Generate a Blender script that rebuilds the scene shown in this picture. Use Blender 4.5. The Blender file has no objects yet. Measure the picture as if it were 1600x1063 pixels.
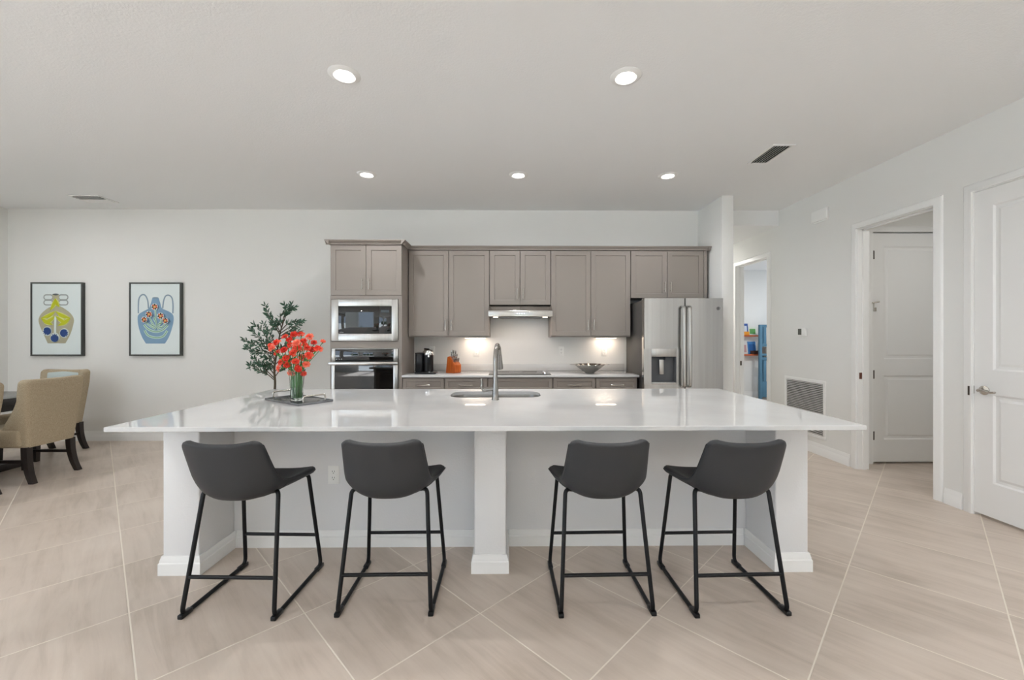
import bpy, bmesh, math, random
from mathutils import Vector, Matrix, Euler
PI = math.pi
S = bpy.context.scene
COL = S.collection

# ---------------------------------------------------------------- camera, world, exposure
CAMZ = 1.36
cam = bpy.data.cameras.new('camera'); co = bpy.data.objects.new('camera', cam); COL.objects.link(co)
cam.sensor_fit = 'HORIZONTAL'; cam.sensor_width = 36.0; cam.lens = 650.0/1600*36
cam.shift_x = -2.0/1600; cam.shift_y = -6.5/1600
cam.clip_start = 0.05
co.location = (0, 0, CAMZ); co.rotation_euler = (PI/2, 0, -math.atan(7/650.0))
S.camera = co
S.view_settings.view_transform = 'Standard'; S.view_settings.look = 'None'
S.view_settings.gamma = 1.0; S.view_settings.use_curve_mapping = False
S.view_settings.exposure = 0.03
try:
    S.cycles.use_denoising = True
    S.cycles.max_bounces = 14; S.cycles.diffuse_bounces = 8; S.cycles.glossy_bounces = 6
    S.cycles.transmission_bounces = 10; S.cycles.transparent_max_bounces = 12
    S.cycles.sample_clamp_indirect = 8.0
    S.cycles.caustics_reflective = False; S.cycles.caustics_refractive = True
except Exception:
    pass
W = bpy.data.worlds.new('sky'); S.world = W; W.use_nodes = True
bg = W.node_tree.nodes['Background']
bg.inputs[0].default_value = (0.73, 0.885, 1.10, 1); bg.inputs[1].default_value = 2.7

def portal(loc, rot, sx, sy):
    l = bpy.data.lights.new('window_portal', 'AREA'); l.shape = 'RECTANGLE'; l.size = sx; l.size_y = sy
    try: l.cycles.is_portal = True
    except Exception: pass
    o = bpy.data.objects.new('window_portal', l); COL.objects.link(o); o.location = loc; o.rotation_euler = rot
def area(name, loc, rot, size, power, color=(1, 1, 1), size_y=None, spread=None):
    l = bpy.data.lights.new(name, 'AREA'); l.energy = power; l.color = color
    if size_y: l.shape = 'RECTANGLE'; l.size = size; l.size_y = size_y
    else: l.shape = 'DISK'; l.size = size
    if spread: l.spread = spread
    o = bpy.data.objects.new(name, l); COL.objects.link(o); o.location = loc; o.rotation_euler = rot
    return o
CEIL = 3.005; BY = 5.45; RX = 3.55; LX = -6.48; RY = -6.2
# rear sliding doors (two openings), left window, left rear and bedroom openings added for light
REAR_OPEN = [(-5.75, -3.8), (-0.6, 2.4)]; REAR_TOP = 2.5
LEFT_OPENS = [(-5.9, -1.3), (-0.7, 1.0)]; LEFT_TOP = 2.6
for a, b in REAR_OPEN:
    portal(((a+b)/2, RY-0.1, REAR_TOP/2), (PI/2, 0, 0), b-a, REAR_TOP)
for a, b in LEFT_OPENS: portal((LX-0.1, (a+b)/2, LEFT_TOP/2), (PI/2, 0, -PI/2), b-a, LEFT_TOP)
portal((7.1, 7.6, 1.5), (PI/2, 0, PI/2), 1.8, 1.6)
sun = bpy.data.lights.new('sun', 'SUN'); sun.energy = 48.0; sun.angle = 0.02; sun.color = (0.86, 0.96, 1.08)
so = bpy.data.objects.new('sun', sun); COL.objects.link(so); so.rotation_euler = (math.radians(36), 0, 0)   # high behind the house, onto the floor by the rear sliding doors

# ---------------------------------------------------------------- materials
def lin(c):
    return tuple((v/255/12.92 if v/255 <= 0.04045 else ((v/255+0.055)/1.055)**2.4) for v in c)
MATS = {}
def mat(name, rgb, rough=0.5, metal=0.0, spec=0.5, coat=0.0, trans=0.0, ior=1.45, emit=0.0, emitc=None):
    if name in MATS: return MATS[name]
    m = bpy.data.materials.new(name); m.use_nodes = True
    b = m.node_tree.nodes['Principled BSDF']; c = lin(rgb)
    b.inputs['Base Color'].default_value = (*c, 1); b.inputs['Roughness'].default_value = rough
    b.inputs['Metallic'].default_value = metal; b.inputs['Specular IOR Level'].default_value = spec
    b.inputs['Coat Weight'].default_value = coat; b.inputs['Transmission Weight'].default_value = trans
    b.inputs['IOR'].default_value = ior
    if emit:
        b.inputs['Emission Color'].default_value = (*(emitc or (1, 1, 1)), 1); b.inputs['Emission Strength'].default_value = emit
    MATS[name] = m; return m
def nodes(m): return m.node_tree.nodes, m.node_tree.links, m.node_tree.nodes['Principled BSDF']
def noise_bump(m, scale, strength, dist=0.002, detail=3, sc=(1, 1, 1)):
    N, L, b = nodes(m)
    tc = N.new('ShaderNodeTexCoord'); mp = N.new('ShaderNodeMapping'); mp.inputs['Scale'].default_value = sc
    nz = N.new('ShaderNodeTexNoise'); nz.inputs['Scale'].default_value = scale; nz.inputs['Detail'].default_value = detail
    bp = N.new('ShaderNodeBump'); bp.inputs['Strength'].default_value = strength; bp.inputs['Distance'].default_value = dist
    L.new(tc.outputs['Object'], mp.inputs['Vector']); L.new(mp.outputs[0], nz.inputs['Vector'])
    L.new(nz.outputs['Fac'], bp.inputs['Height']); L.new(bp.outputs[0], b.inputs['Normal'])
    return nz
def noise_color(m, scale, c1, c2, detail=3, sc=(1, 1, 1), lo=0.35, hi=0.65):
    N, L, b = nodes(m)
    tc = N.new('ShaderNodeTexCoord'); mp = N.new('ShaderNodeMapping'); mp.inputs['Scale'].default_value = sc
    nz = N.new('ShaderNodeTexNoise'); nz.inputs['Scale'].default_value = scale; nz.inputs['Detail'].default_value = detail
    r = N.new('ShaderNodeValToRGB'); r.color_ramp.elements[0].position = lo; r.color_ramp.elements[1].position = hi
    r.color_ramp.elements[0].color = (*lin(c1), 1); r.color_ramp.elements[1].color = (*lin(c2), 1)
    L.new(tc.outputs['Object'], mp.inputs['Vector']); L.new(mp.outputs[0], nz.inputs['Vector'])
    L.new(nz.outputs['Fac'], r.inputs[0]); L.new(r.outputs[0], b.inputs['Base Color'])

WALL = mat('wall_paint', (228, 228, 225), 0.75, spec=0.3); noise_bump(WALL, 120, 0.12)
CEILM = mat('ceiling_paint', (236, 237, 237), 0.85, spec=0.2); noise_bump(CEILM, 90, 0.35, 0.004)
TRIM = mat('trim_paint', (236, 236, 234), 0.38)
DOORM = mat('door_paint', (233, 233, 231), 0.42)
ISLM = mat('island_paint', (223, 223, 223), 0.7, spec=0.3); noise_bump(ISLM, 90, 0.3, 0.003)
CAB = mat('cabinet_paint', (146, 138, 131), 0.42, spec=0.4); noise_bump(CAB, 60, 0.05)
CABIN = mat('cabinet_inside', (120, 112, 104), 0.6)
QUARTZ = mat('white_quartz', (204, 204, 203), 0.03, spec=0.75)
noise_color(QUARTZ, 3.0, (203, 203, 201), (210, 210, 209), 5)
STEEL = mat('brushed_steel', (188, 186, 182), 0.3, 1.0)
noise_color(STEEL, 40, (185, 183, 179), (191, 189, 185), 2, (1, 1, 0.02))
STEELH = mat('brushed_steel_horizontal', (186, 183, 178), 0.22, 1.0)
noise_color(STEELH, 40, (183, 180, 175), (189, 186, 181), 2, (0.02, 1, 1))
FRIDGE = mat('slate_steel', (178, 177, 175), 0.2, 1.0); noise_color(FRIDGE, 30, (175, 174, 172), (181, 180, 178), 2, (1, 1, 0.02))
NICKEL = mat('brushed_nickel', (190, 185, 177), 0.25, 1.0)
CHROME = mat('chrome', (225, 225, 225), 0.07, 1.0)
FAUCETM = mat('faucet_steel', (152, 149, 145), 0.24, 1.0)
SINKM = mat('sink_steel', (150, 146, 141), 0.28, 1.0)
DARKMETAL = mat('dark_bronze', (90, 82, 74), 0.35, 0.9)
BLACKGLASS = mat('black_glass', (8, 9, 10), 0.02, spec=0.5, ior=1.65)
OVENGLASS = mat('oven_window_glass', (26, 34, 38), 0.03, spec=0.5, ior=1.65)
COOKGLASS = mat('cooktop_glass', (30, 28, 27), 0.12, spec=0.7)
BLACKPL = mat('black_plastic', (18, 18, 19), 0.28)
GREYPL = mat('grey_plastic', (96, 98, 101), 0.4)
WHITEPL = mat('white_plastic', (238, 238, 235), 0.35)
DARKSLOT = mat('dark_slot', (24, 23, 22), 0.6)
SIDEDARK = mat('fridge_side', (84, 82, 79), 0.5)
LEATHER = mat('charcoal_faux_leather', (56, 57, 59), 0.5, spec=0.35); noise_bump(LEATHER, 260, 0.18, 0.0015)
BLACKMET = mat('black_powder_coat', (18, 18, 20), 0.42, 0.3)
FABRIC = mat('beige_linen', (172, 158, 134), 0.85, spec=0.2); noise_bump(FABRIC, 400, 0.3, 0.002)
noise_color(FABRIC, 180, (160, 146, 122), (184, 170, 146), 4)
ESPRESSO = mat('espresso_wood', (38, 30, 26), 0.4)
TABLEM = mat('table_top_wood', (44, 42, 42), 0.22)
LAMP = mat('lamp_disc', (255, 250, 240), 0.4, emit=14.0, emitc=(1, 0.95, 0.88))
UCL = mat('under_cabinet_lens', (255, 240, 220), 0.4, emit=11.0, emitc=(1, 0.82, 0.62))
HOODL = mat('hood_lens', (255, 240, 220), 0.4, emit=8.0, emitc=(1, 0.86, 0.7))
GLASS = mat('clear_glass', (250, 255, 252), 0.02, trans=1.0, ior=1.45)
WATER = mat('water', (235, 250, 240), 0.0, trans=1.0, ior=1.33)
STEMG = mat('flower_stem_green', (64, 140, 58), 0.5)
LEAFG = mat('flower_leaf_green', (58, 116, 54), 0.5)
PETAL = mat('coral_petal', (240, 78, 52), 0.6); noise_color(PETAL, 30, (232, 52, 40), (250, 122, 92), 3)
PETALP = mat('pale_coral_petal', (248, 132, 106), 0.6); noise_color(PETALP, 40, (246, 104, 78), (252, 166, 138), 3)
PETAL2 = mat('deep_coral_petal', (226, 50, 40), 0.6); noise_color(PETAL2, 40, (214, 34, 34), (244, 92, 66), 3)
OLIVE = mat('olive_leaf', (54, 84, 66), 0.45); noise_color(OLIVE, 14, (30, 66, 42), (78, 112, 92), 2)
BARK = mat('olive_bark', (84, 74, 58), 0.8); noise_bump(BARK, 60, 0.6, 0.004)
POT = mat('grey_pot', (110, 108, 104), 0.7); SOIL = mat('soil', (50, 40, 32), 0.95)
TRAYM = mat('dark_stone_tray', (52, 54, 56), 0.12, spec=0.6); noise_color(TRAYM, 12, (38, 42, 42), (72, 75, 76), 5)
TRAYE = mat('tray_rim_metal', (140, 142, 146), 0.25, 0.9)
KBLOCK = mat('orange_wood', (182, 86, 22), 0.42); noise_color(KBLOCK, 10, (160, 70, 16), (196, 100, 32), 4, (6, 6, 0.6))
BLUEBED = mat('blue_bed_paint', (76, 118, 142), 0.5)
SHELFW = mat('shelf_wood', (186, 92, 48), 0.5)
FRAMEM = mat('frame_dark_grey', (72, 74, 72), 0.5)
PAPER = mat('print_paper', (222, 232, 232), 0.25, spec=0.5)
def flat(n, c): return mat(n, c, 0.4)

def floor_material():
    m = bpy.data.materials.new('diagonal_floor_tile'); m.use_nodes = True
    N, L, b = nodes(m)
    tc = N.new('ShaderNodeTexCoord'); mp = N.new('ShaderNodeMapping'); mp.vector_type = 'POINT'
    ang = math.radians(44.3); s = 0.6085
    # rotate by -ang so that u runs along the 44.3 degree direction, then move the grid origin to a tile corner
    cx, cy = -0.141, 2.039
    mp.inputs['Rotation'].default_value = (0, 0, -ang)
    u = cx*math.cos(ang)+cy*math.sin(ang); v = -cx*math.sin(ang)+cy*math.cos(ang)
    mp.inputs['Location'].default_value = (-u, -v, 0)
    L.new(tc.outputs['Object'], mp.inputs['Vector'])
    sp = N.new('ShaderNodeSeparateXYZ'); L.new(mp.outputs[0], sp.inputs[0])
    def math_(op, a, bb=None):
        n = N.new('ShaderNodeMath'); n.operation = op
        for i, q in enumerate((a, bb)):
            if q is None: continue
            if isinstance(q, (int, float)): n.inputs[i].default_value = q
            else: L.new(q, n.inputs[i])
        return n.outputs[0]
    def edge(c):
        t = math_('DIVIDE', c, s); f = math_('SUBTRACT', t, math_('FLOOR', t))
        d = math_('MINIMUM', f, math_('SUBTRACT', 1.0, f))
        return math_('MULTIPLY', d, s), math_('FLOOR', t)
    du, iu = edge(sp.outputs[0]); dv, iv = edge(sp.outputs[1])
    d = math_('MINIMUM', du, dv)
    mr = N.new('ShaderNodeMapRange'); mr.inputs[1].default_value = 0.0025; mr.inputs[2].default_value = 0.0038
    L.new(d, mr.inputs[0]); tile = mr.outputs[0]
    # per-tile offset for the veins
    cb = N.new('ShaderNodeCombineXYZ'); L.new(iu, cb.inputs[0]); L.new(iv, cb.inputs[1])
    wn = N.new('ShaderNodeTexWhiteNoise'); wn.noise_dimensions = '3D'; L.new(cb.outputs[0], wn.inputs['Vector'])
    vm = N.new('ShaderNodeVectorMath'); vm.operation = 'SCALE'; L.new(wn.outputs['Color'], vm.inputs[0]); vm.inputs['Scale'].default_value = 20
    va = N.new('ShaderNodeVectorMath'); va.operation = 'ADD'; L.new(mp.outputs[0], va.inputs[0]); L.new(vm.outputs[0], va.inputs[1])
    m2 = N.new('ShaderNodeMapping'); m2.inputs['Scale'].default_value = (9.0, 0.9, 1); m2.inputs['Rotation'].default_value = (0, 0, 0.12); L.new(va.outputs[0], m2.inputs[0])
    n1 = N.new('ShaderNodeTexNoise'); n1.inputs['Scale'].default_value = 1.6; n1.inputs['Detail'].default_value = 7; n1.inputs['Roughness'].default_value = 0.65; n1.inputs['Distortion'].default_value = 0.6
    L.new(m2.outputs[0], n1.inputs['Vector'])
    n2 = N.new('ShaderNodeTexNoise'); n2.inputs['Scale'].default_value = 2.6; n2.inputs['Detail'].default_value = 5; L.new(va.outputs[0], n2.inputs['Vector'])
    mix = math_('ADD', math_('MULTIPLY', n1.outputs['Fac'], 0.62), math_('MULTIPLY', n2.outputs['Fac'], 0.38))
    r = N.new('ShaderNodeValToRGB'); e = r.color_ramp.elements
    e[0].position = 0.36; e[0].color = (*lin((184, 170, 156)), 1); e[1].position = 0.64; e[1].color = (*lin((208, 195, 182)), 1)
    x = e.new(0.5); x.color = (*lin((200, 186, 173)), 1)
    L.new(mix, r.inputs[0])
    mc = N.new('ShaderNodeMix'); mc.data_type = 'RGBA'
    mc.inputs['A'].default_value = (*lin((228, 219, 205)), 1)
    L.new(tile, mc.inputs['Factor']); L.new(r.outputs[0], mc.inputs['B'])
    L.new(mc.outputs['Result'], b.inputs['Base Color'])
    rr = N.new('ShaderNodeMapRange'); L.new(tile, rr.inputs[0]); rr.inputs[3].default_value = 0.8; rr.inputs[4].default_value = 0.34
    L.new(rr.outputs[0], b.inputs['Roughness'])
    bp = N.new('ShaderNodeBump'); bp.inputs['Strength'].default_value = 0.5; bp.inputs['Distance'].default_value = 0.002
    L.new(tile, bp.inputs['Height']); L.new(bp.outputs[0], b.inputs['Normal'])
    return m
FLOORM = floor_material()

# ---------------------------------------------------------------- mesh helpers
class MB:
    def __init__(s): s.bm = bmesh.new(); s.mi = 0
    def _add(s, t, M=None):
        if M is not None: bmesh.ops.transform(t, matrix=M, verts=t.verts)
        vm = {v: s.bm.verts.new(v.co) for v in t.verts}
        for f in t.faces:
            try:
                g = s.bm.faces.new([vm[v] for v in f.verts]); g.material_index = s.mi
            except ValueError: pass
        t.free(); return s
    def box(s, x0, x1, y0, y1, z0, z1, bev=0.0, seg=2, M=None):
        t = bmesh.new()
        P = [t.verts.new((x, y, z)) for x in (x0, x1) for y in (y0, y1) for z in (z0, z1)]
        for q in ((0, 1, 3, 2), (4, 6, 7, 5), (0, 4, 5, 1), (2, 3, 7, 6), (0, 2, 6, 4), (1, 5, 7, 3)): t.faces.new([P[i] for i in q])
        if bev: bmesh.ops.bevel(t, geom=list(t.edges), offset=bev, segments=seg, profile=0.5, affect='EDGES')
        return s._add(t, M)
    def prism(s, pts, axis, a0, a1, bev=0.0, M=None):
        """2-D outline pts extruded along axis 'x' (pts=(y,z)), 'y' (pts=(x,z)) or 'z' (pts=(x,y))."""
        t = bmesh.new()
        def mk(p, a): return {'x': (a, p[0], p[1]), 'y': (p[0], a, p[1]), 'z': (p[0], p[1], a)}[axis]
        A = [t.verts.new(mk(p, a0)) for p in pts]; B = [t.verts.new(mk(p, a1)) for p in pts]
        n = len(pts)
        t.faces.new(A); t.faces.new(B[::-1])
        for i in range(n): t.faces.new((A[i], B[i], B[(i+1) % n], A[(i+1) % n]))
        bmesh.ops.recalc_face_normals(t, faces=t.faces)
        if bev: bmesh.ops.bevel(t, geom=list(t.edges), offset=bev, segments=2, profile=0.5, affect='EDGES')
        return s._add(t, M)
    def tube(s, path, r, n=10, closed=False, caps=True, M=None):
        P = [Vector(p) for p in path]; k = len(P)
        R = r if isinstance(r, (list, tuple)) else [r]*k
        T = []
        for i in range(k):
            a = P[(i-1) % k] if closed or i > 0 else P[i]; b = P[(i+1) % k] if closed or i < k-1 else P[i]
            T.append((b-a).normalized())
        up = Vector((0, 0, 1)) if abs(T[0].z) < 0.9 else Vector((1, 0, 0))
        nrm = T[0].cross(up).normalized(); t = bmesh.new(); rings = []
        for i in range(k):
            nrm = (nrm - T[i]*nrm.dot(T[i])).normalized(); bn = T[i].cross(nrm)
            rings.append([t.verts.new(P[i]+(nrm*math.cos(2*PI*j/n)+bn*math.sin(2*PI*j/n))*R[i]) for j in range(n)])
        for i in range(k if closed else k-1):
            a, b = rings[i], rings[(i+1) % k]
            for j in range(n): t.faces.new((a[j], a[(j+1) % n], b[(j+1) % n], b[j]))
        if caps and not closed: t.faces.new(rings[0][::-1]); t.faces.new(rings[-1])
        bmesh.ops.recalc_face_normals(t, faces=t.faces)
        return s._add(t, M)
    def lathe(s, prof, n=28, c=(0, 0, 0), M=None, fn=None):
        """prof: (r, z) from the bottom up; fn(r, z, angle) may vary the radius."""
        t = bmesh.new(); rings = []
        for r, z in prof:
            if r < 1e-5: rings.append([t.verts.new((c[0], c[1], c[2]+z))]); continue
            rg = []
            for j in range(n):
                a = 2*PI*j/n; q = fn(r, z, a) if fn else r
                rg.append(t.verts.new((c[0]+q*math.cos(a), c[1]+q*math.sin(a), c[2]+z)))
            rings.append(rg)
        for a, b in zip(rings, rings[1:]):
            if len(a) == 1 and len(b) == 1: continue
            for j in range(n):
                k = (j+1) % n
                if len(a) == 1: t.faces.new((a[0], b[k], b[j]))
                elif len(b) == 1: t.faces.new((a[j], a[k], b[0]))
                else: t.faces.new((a[j], a[k], b[k], b[j]))
        if len(rings[0]) > 1: t.faces.new(rings[0][::-1])
        if len(rings[-1]) > 1: t.faces.new(rings[-1])
        return s._add(t, M)
    def cyl(s, a, b, r, n=16, r2=None): return s.tube([a, b], [r, r if r2 is None else r2], n)
    def ball(s, c, r, sc=(1, 1, 1), u=14, v=9, M=None):
        t = bmesh.new(); bmesh.ops.create_uvsphere(t, u_segments=u, v_segments=v, radius=r)
        bmesh.ops.transform(t, matrix=Matrix.Translation(c) @ Matrix.Diagonal((*sc, 1)), verts=t.verts)
        return s._add(t, M)
    def poly(s, pts):
        f = s.bm.faces.new([s.bm.verts.new(p) for p in pts]); f.material_index = s.mi; return s
    def grid(s, G, close_u=False):
        V = [[s.bm.verts.new(p) for p in row] for row in G]
        for a, b in zip(V, V[1:]):
            m = len(a)
            for j in range(m if close_u else m-1):
                f = s.bm.faces.new((a[j], a[(j+1) % m], b[(j+1) % m], b[j])); f.material_index = s.mi
        return s

ROOTM = {}
def prop(o, label=None, cat=None, group=None, kind=None):
    if label: o['label'] = label
    if cat: o['category'] = cat
    if group: o['group'] = group
    if kind: o['kind'] = kind
    return o
def thing(name, label, cat, loc=(0, 0, 0), rz=0.0, group=None, kind=None):
    o = bpy.data.objects.new(name, None); COL.objects.link(o); o.empty_display_size = 0.1
    o.location = loc; o.rotation_euler = (0, 0, rz)
    ROOTM[o.name] = Matrix.Translation(loc) @ Matrix.Rotation(rz, 4, 'Z')
    return prop(o, label, cat, group, kind)
def obj(name, mb, m, parent=None, smooth=35, label=None, local=False):
    """Link the mesh; with a parent, mesh coordinates are the world's unless local (then the parent's own)."""
    me = bpy.data.meshes.new(name)
    bmesh.ops.recalc_face_normals(mb.bm, faces=mb.bm.faces) if getattr(mb, 'recalc', False) else None
    mb.bm.to_mesh(me); mb.bm.free()
    for q in (m if isinstance(m, (list, tuple)) else [m]): me.materials.append(q)
    o = bpy.data.objects.new(name, me); COL.objects.link(o)
    if parent is not None:
        o.parent = parent
        R = ROOTM.get(parent.name, Matrix.Identity(4)); ROOTM[o.name] = R
        if not local: me.transform(R.inverted())
    else: ROOTM[o.name] = Matrix.Identity(4)
    if smooth:
        me.polygons.foreach_set('use_smooth', [True]*len(me.polygons))
        try: me.set_sharp_from_angle(angle=math.radians(smooth))
        except Exception: pass
    me.update()
    if label: o['label'] = label
    return o
def single(name, mb, m, label, cat, group=None, smooth=35): return prop(obj(name, mb, m, None, smooth), label, cat, group)
def struct(name, mb, m, parent=None, smooth=35, label=None):
    o = obj(name, mb, m, parent, smooth)
    if parent is None: o['kind'] = 'structure'
    if label: o['label'] = label
    return o
def copy_tree(o, parent=None):
    c = o.copy(); COL.objects.link(c); ROOTM[c.name] = ROOTM.get(o.name, Matrix.Identity(4))
    if parent is not None: c.parent = parent
    for ch in list(o.children): copy_tree(ch, c)
    return c
def catmull(P, n=8, closed=False):
    P = [Vector(p) for p in P]; out = []; k = len(P)
    for i in range(k if closed else k-1):
        g = lambda j: P[j % k] if closed else P[max(0, min(k-1, j))]
        a, b, c, d = g(i-1), g(i), g(i+1), g(i+2)
        for q in range(n):
            t = q/n
            out.append(0.5*((2*b)+(c-a)*t+(2*a-5*b+4*c-d)*t*t+(3*b-a-3*c+d)*t**3))
    if not closed: out.append(P[-1])
    return out
def fillet(P, r, n=6):
    P = [Vector(p) for p in P]; out = [P[0]]
    for i in range(1, len(P)-1):
        a, b, c = P[i-1], P[i], P[i+1]; rr = min(r, (a-b).length*0.45, (c-b).length*0.45)
        p0 = b+(a-b).normalized()*rr; p1 = b+(c-b).normalized()*rr
        for q in range(n+1):
            t = q/n; out.append(p0*(1-t)**2+b*2*t*(1-t)+p1*t*t)
    out.append(P[-1]); return out
def rrect(x0, x1, y0, y1, r, n=6):
    out = []
    for cx, cy, a in ((x1-r, y0+r, -PI/2), (x1-r, y1-r, 0), (x0+r, y1-r, PI/2), (x0+r, y0+r, PI)):
        for i in range(n+1):
            t = a+PI/2*i/n; out.append((cx+r*math.cos(t), cy+r*math.sin(t)))
    return out

# ---------------------------------------------------------------- room shell
struct('floor', MB().box(LX-0.6, 7.6, RY-0.3, 9.6, -0.12, 0.0), FLOORM)
g = MB(); g.box(LX-0.1, RX+0.12, RY-0.12, BY-0.02, CEIL, CEIL+0.12); g.box(LX-0.1, 2.49, BY-0.02, BY+0.15, CEIL, CEIL+0.12)
struct('ceiling', g, CEILM)
struct('ceiling_hall', MB().box(2.63, RX, 5.43, 8.2, 2.808, CEIL+0.1), CEILM)
struct('wall_back', MB().box(LX, 2.49, BY, BY+0.12, 0, CEIL), WALL)
struct('wall_partition', MB().box(2.492, 2.63, 4.84, 8.2, 0, CEIL, 0.006), WALL)
struct('wall_hall_end', MB().box(2.3, RX+0.1, 8.2, 8.3, 0, CEIL), WALL)
# right wall with its three openings
D1 = (3.42, 4.21, 2.455); D2 = (2.30, 3.15, 2.465); D3 = (5.655, 6.46, 2.45)
g = MB()
T = RX+0.12
g.box(RX, T, RY, D2[0]-0.02, 0, CEIL); g.box(RX, T, D2[0]-0.02, D2[1]+0.02, D2[2]+0.02, CEIL)
g.box(RX, T, D2[1]+0.02, D1[0], 0, CEIL); g.box(RX, T, D1[0], D1[1], D1[2], CEIL)
g.box(RX, T, D1[1], D3[0], 0, CEIL); g.box(RX, T, D3[0], D3[1], D3[2], CEIL)
g.box(RX, T, D3[1], 8.2, 0, CEIL)
struct('wall_right', g, WALL)
g = MB(); t0, t1 = LX-0.12, LX; ys = [RY]+[v for p in LEFT_OPENS for v in p]+[BY+0.12]
for i in range(0, len(ys), 2): g.box(t0, t1, ys[i], ys[i+1], 0, CEIL)
for a, b in LEFT_OPENS: g.box(t0, t1, a, b, LEFT_TOP, CEIL)
struct('wall_left', g, WALL)
g = MB(); xs = [LX-0.12]+[v for p in REAR_OPEN for v in p]+[RX+0.12]
for i in range(0, len(xs), 2): g.box(xs[i], xs[i+1], RY-0.12, RY, 0, CEIL)
for p in REAR_OPEN: g.box(p[0], p[1], RY-0.12, RY, REAR_TOP, CEIL)
struct('wall_rear', g, WALL)
# patio and lawn round the house, only seen mirrored in the oven glass
PATIO = mat('patio_concrete', (172, 172, 168), 0.8)
g = MB(); g.box(-22, 14, -22, RY-0.12, -0.2, -0.03); g.box(-22, LX-0.12, RY-0.12, 12, -0.2, -0.03); struct('ground', g, PATIO)
HEDGE = mat('hedge_leaf', (66, 96, 54), 0.6); noise_color(HEDGE, 3, (40, 66, 34), (92, 124, 70), 3)
hr = random.Random(11); g = MB(); g.box(-11, 6, -11.6, -11.0, -0.03, 1.3)
for k in range(2600):
    c = Vector((hr.uniform(-11.2, 6.2), hr.uniform(-11.1, -10.75), hr.uniform(0, 1.75)+0.25*math.sin(k))); u = Vector((hr.uniform(-1, 1), hr.uniform(-1, 1), hr.uniform(-1, 1))).normalized(); w_ = u.orthogonal().normalized()
    c.z = max(c.z, 0.12); u *= 0.13; w_ *= 0.06; g.poly([c-u, c+w_, c+u, c-w_])
prop(obj('garden_hedge', g, HEDGE, None, 0), 'green garden hedge across the patio, mirrored in the oven glass', 'hedge', kind='stuff')
# window frames behind the camera and on the left
for i, (a, b) in enumerate(REAR_OPEN):
    g = MB(); g.box(a, b, RY-0.09, RY-0.03, REAR_TOP-0.06, REAR_TOP); g.box(a, b, RY-0.09, RY-0.03, 0, 0.04)
    n = 3
    for k in range(n+1):
        x = a+(b-a)*k/n; g.box(max(a, x-0.045), min(b, x+0.045), RY-0.088, RY-0.032, 0.04, REAR_TOP-0.06)
    struct('window_%d' % (i+1), g, TRIM)
for i, (a, b) in enumerate(LEFT_OPENS):
    g = MB(); g.box(LX-0.09, LX-0.03, a, b, LEFT_TOP-0.06, LEFT_TOP); g.box(LX-0.09, LX-0.03, a, b, 0, 0.04)
    for k in range(3):
        y = a+(b-a)*k/2; g.box(LX-0.088, LX-0.032, max(a, y-0.045), min(b, y+0.045), 0.04, LEFT_TOP-0.06)
    struct('window_%d' % (i+3), g, TRIM)
# bedroom beyond the hall doorway
g = MB(); g.box(T, 7.1, 9.2, 9.3, 0, 2.9); struct('wall_bedroom_back', g, WALL)
g = MB(); X = 7.0
g.box(X, X+0.1, 5.2, 6.7, 0, 2.9); g.box(X, X+0.1, 8.5, 9.3, 0, 2.9); g.box(X, X+0.1, 6.7, 8.5, 0, 0.7); g.box(X, X+0.1, 6.7, 8.5, 2.3, 2.9)
struct('wall_bedroom_window', g, WALL)  # window opening added to let light into the bedroom
struct('ceiling_bedroom', MB().box(T, 7.1, 4.48, 9.3, 2.82, 2.92), CEILM)
area('hall_fill', (3.05, 7.3, 2.78), (0, 0, 0), 0.14, 17, (1.0, 0.98, 0.96)); area('bedroom_fill', (5.2, 7.2, 2.78), (0, 0, 0), 0.3, 32, (1.0, 0.99, 0.98))  # added fill lights without fixtures, brightening the hall and the bedroom
struct('wall_bedroom_front', MB().box(T, 7.1, 5.1, 5.2, 0, 2.82), WALL)
struct('wall_bedroom_left', MB().box(RX, T, 8.3, 9.3, 0, 2.9), WALL)
# little lobby behind the open doorway
g = MB(); Y = 4.385
g.box(3.84, 4.71, Y+0.045, Y+0.1, 0, 2.5); g.box(T, 3.865-0.015, Y, Y+0.1, 0, 2.82); g.box(3.85, 4.72, Y, Y+0.1, 2.475, 2.82); g.box(4.70, 5.0, Y, Y+0.1, 0, 2.82)  # first box: backing added behind the door to block light through its gaps
struct('wall_lobby_back', g, WALL)
struct('wall_lobby_side', MB().box(4.95, 5.05, 2.0, Y, 0, 2.82), WALL)
struct('wall_lobby_front', MB().box(T, 5.05, 1.9, 2.0, 0, 2.82), WALL)
area('lobby_fill', (4.25, 3.2, 2.78), (0, 0, 0), 0.3, 7, (1.0, 0.97, 0.94))  # added fill light without a fixture, brightening the lobby
for y in (2.2, 4.0): area('recessed_and_fill_lamp', (-5.3, y, CEIL-0.03), (0, 0, 0), 0.12, 13, (0.98, 0.98, 1.0))   # fill lamps without fixtures, added to brighten the dining corner and its wall
struct('ceiling_lobby', MB().box(T, 5.05, 1.9, Y+0.1, 2.82, 2.92), CEILM)

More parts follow.
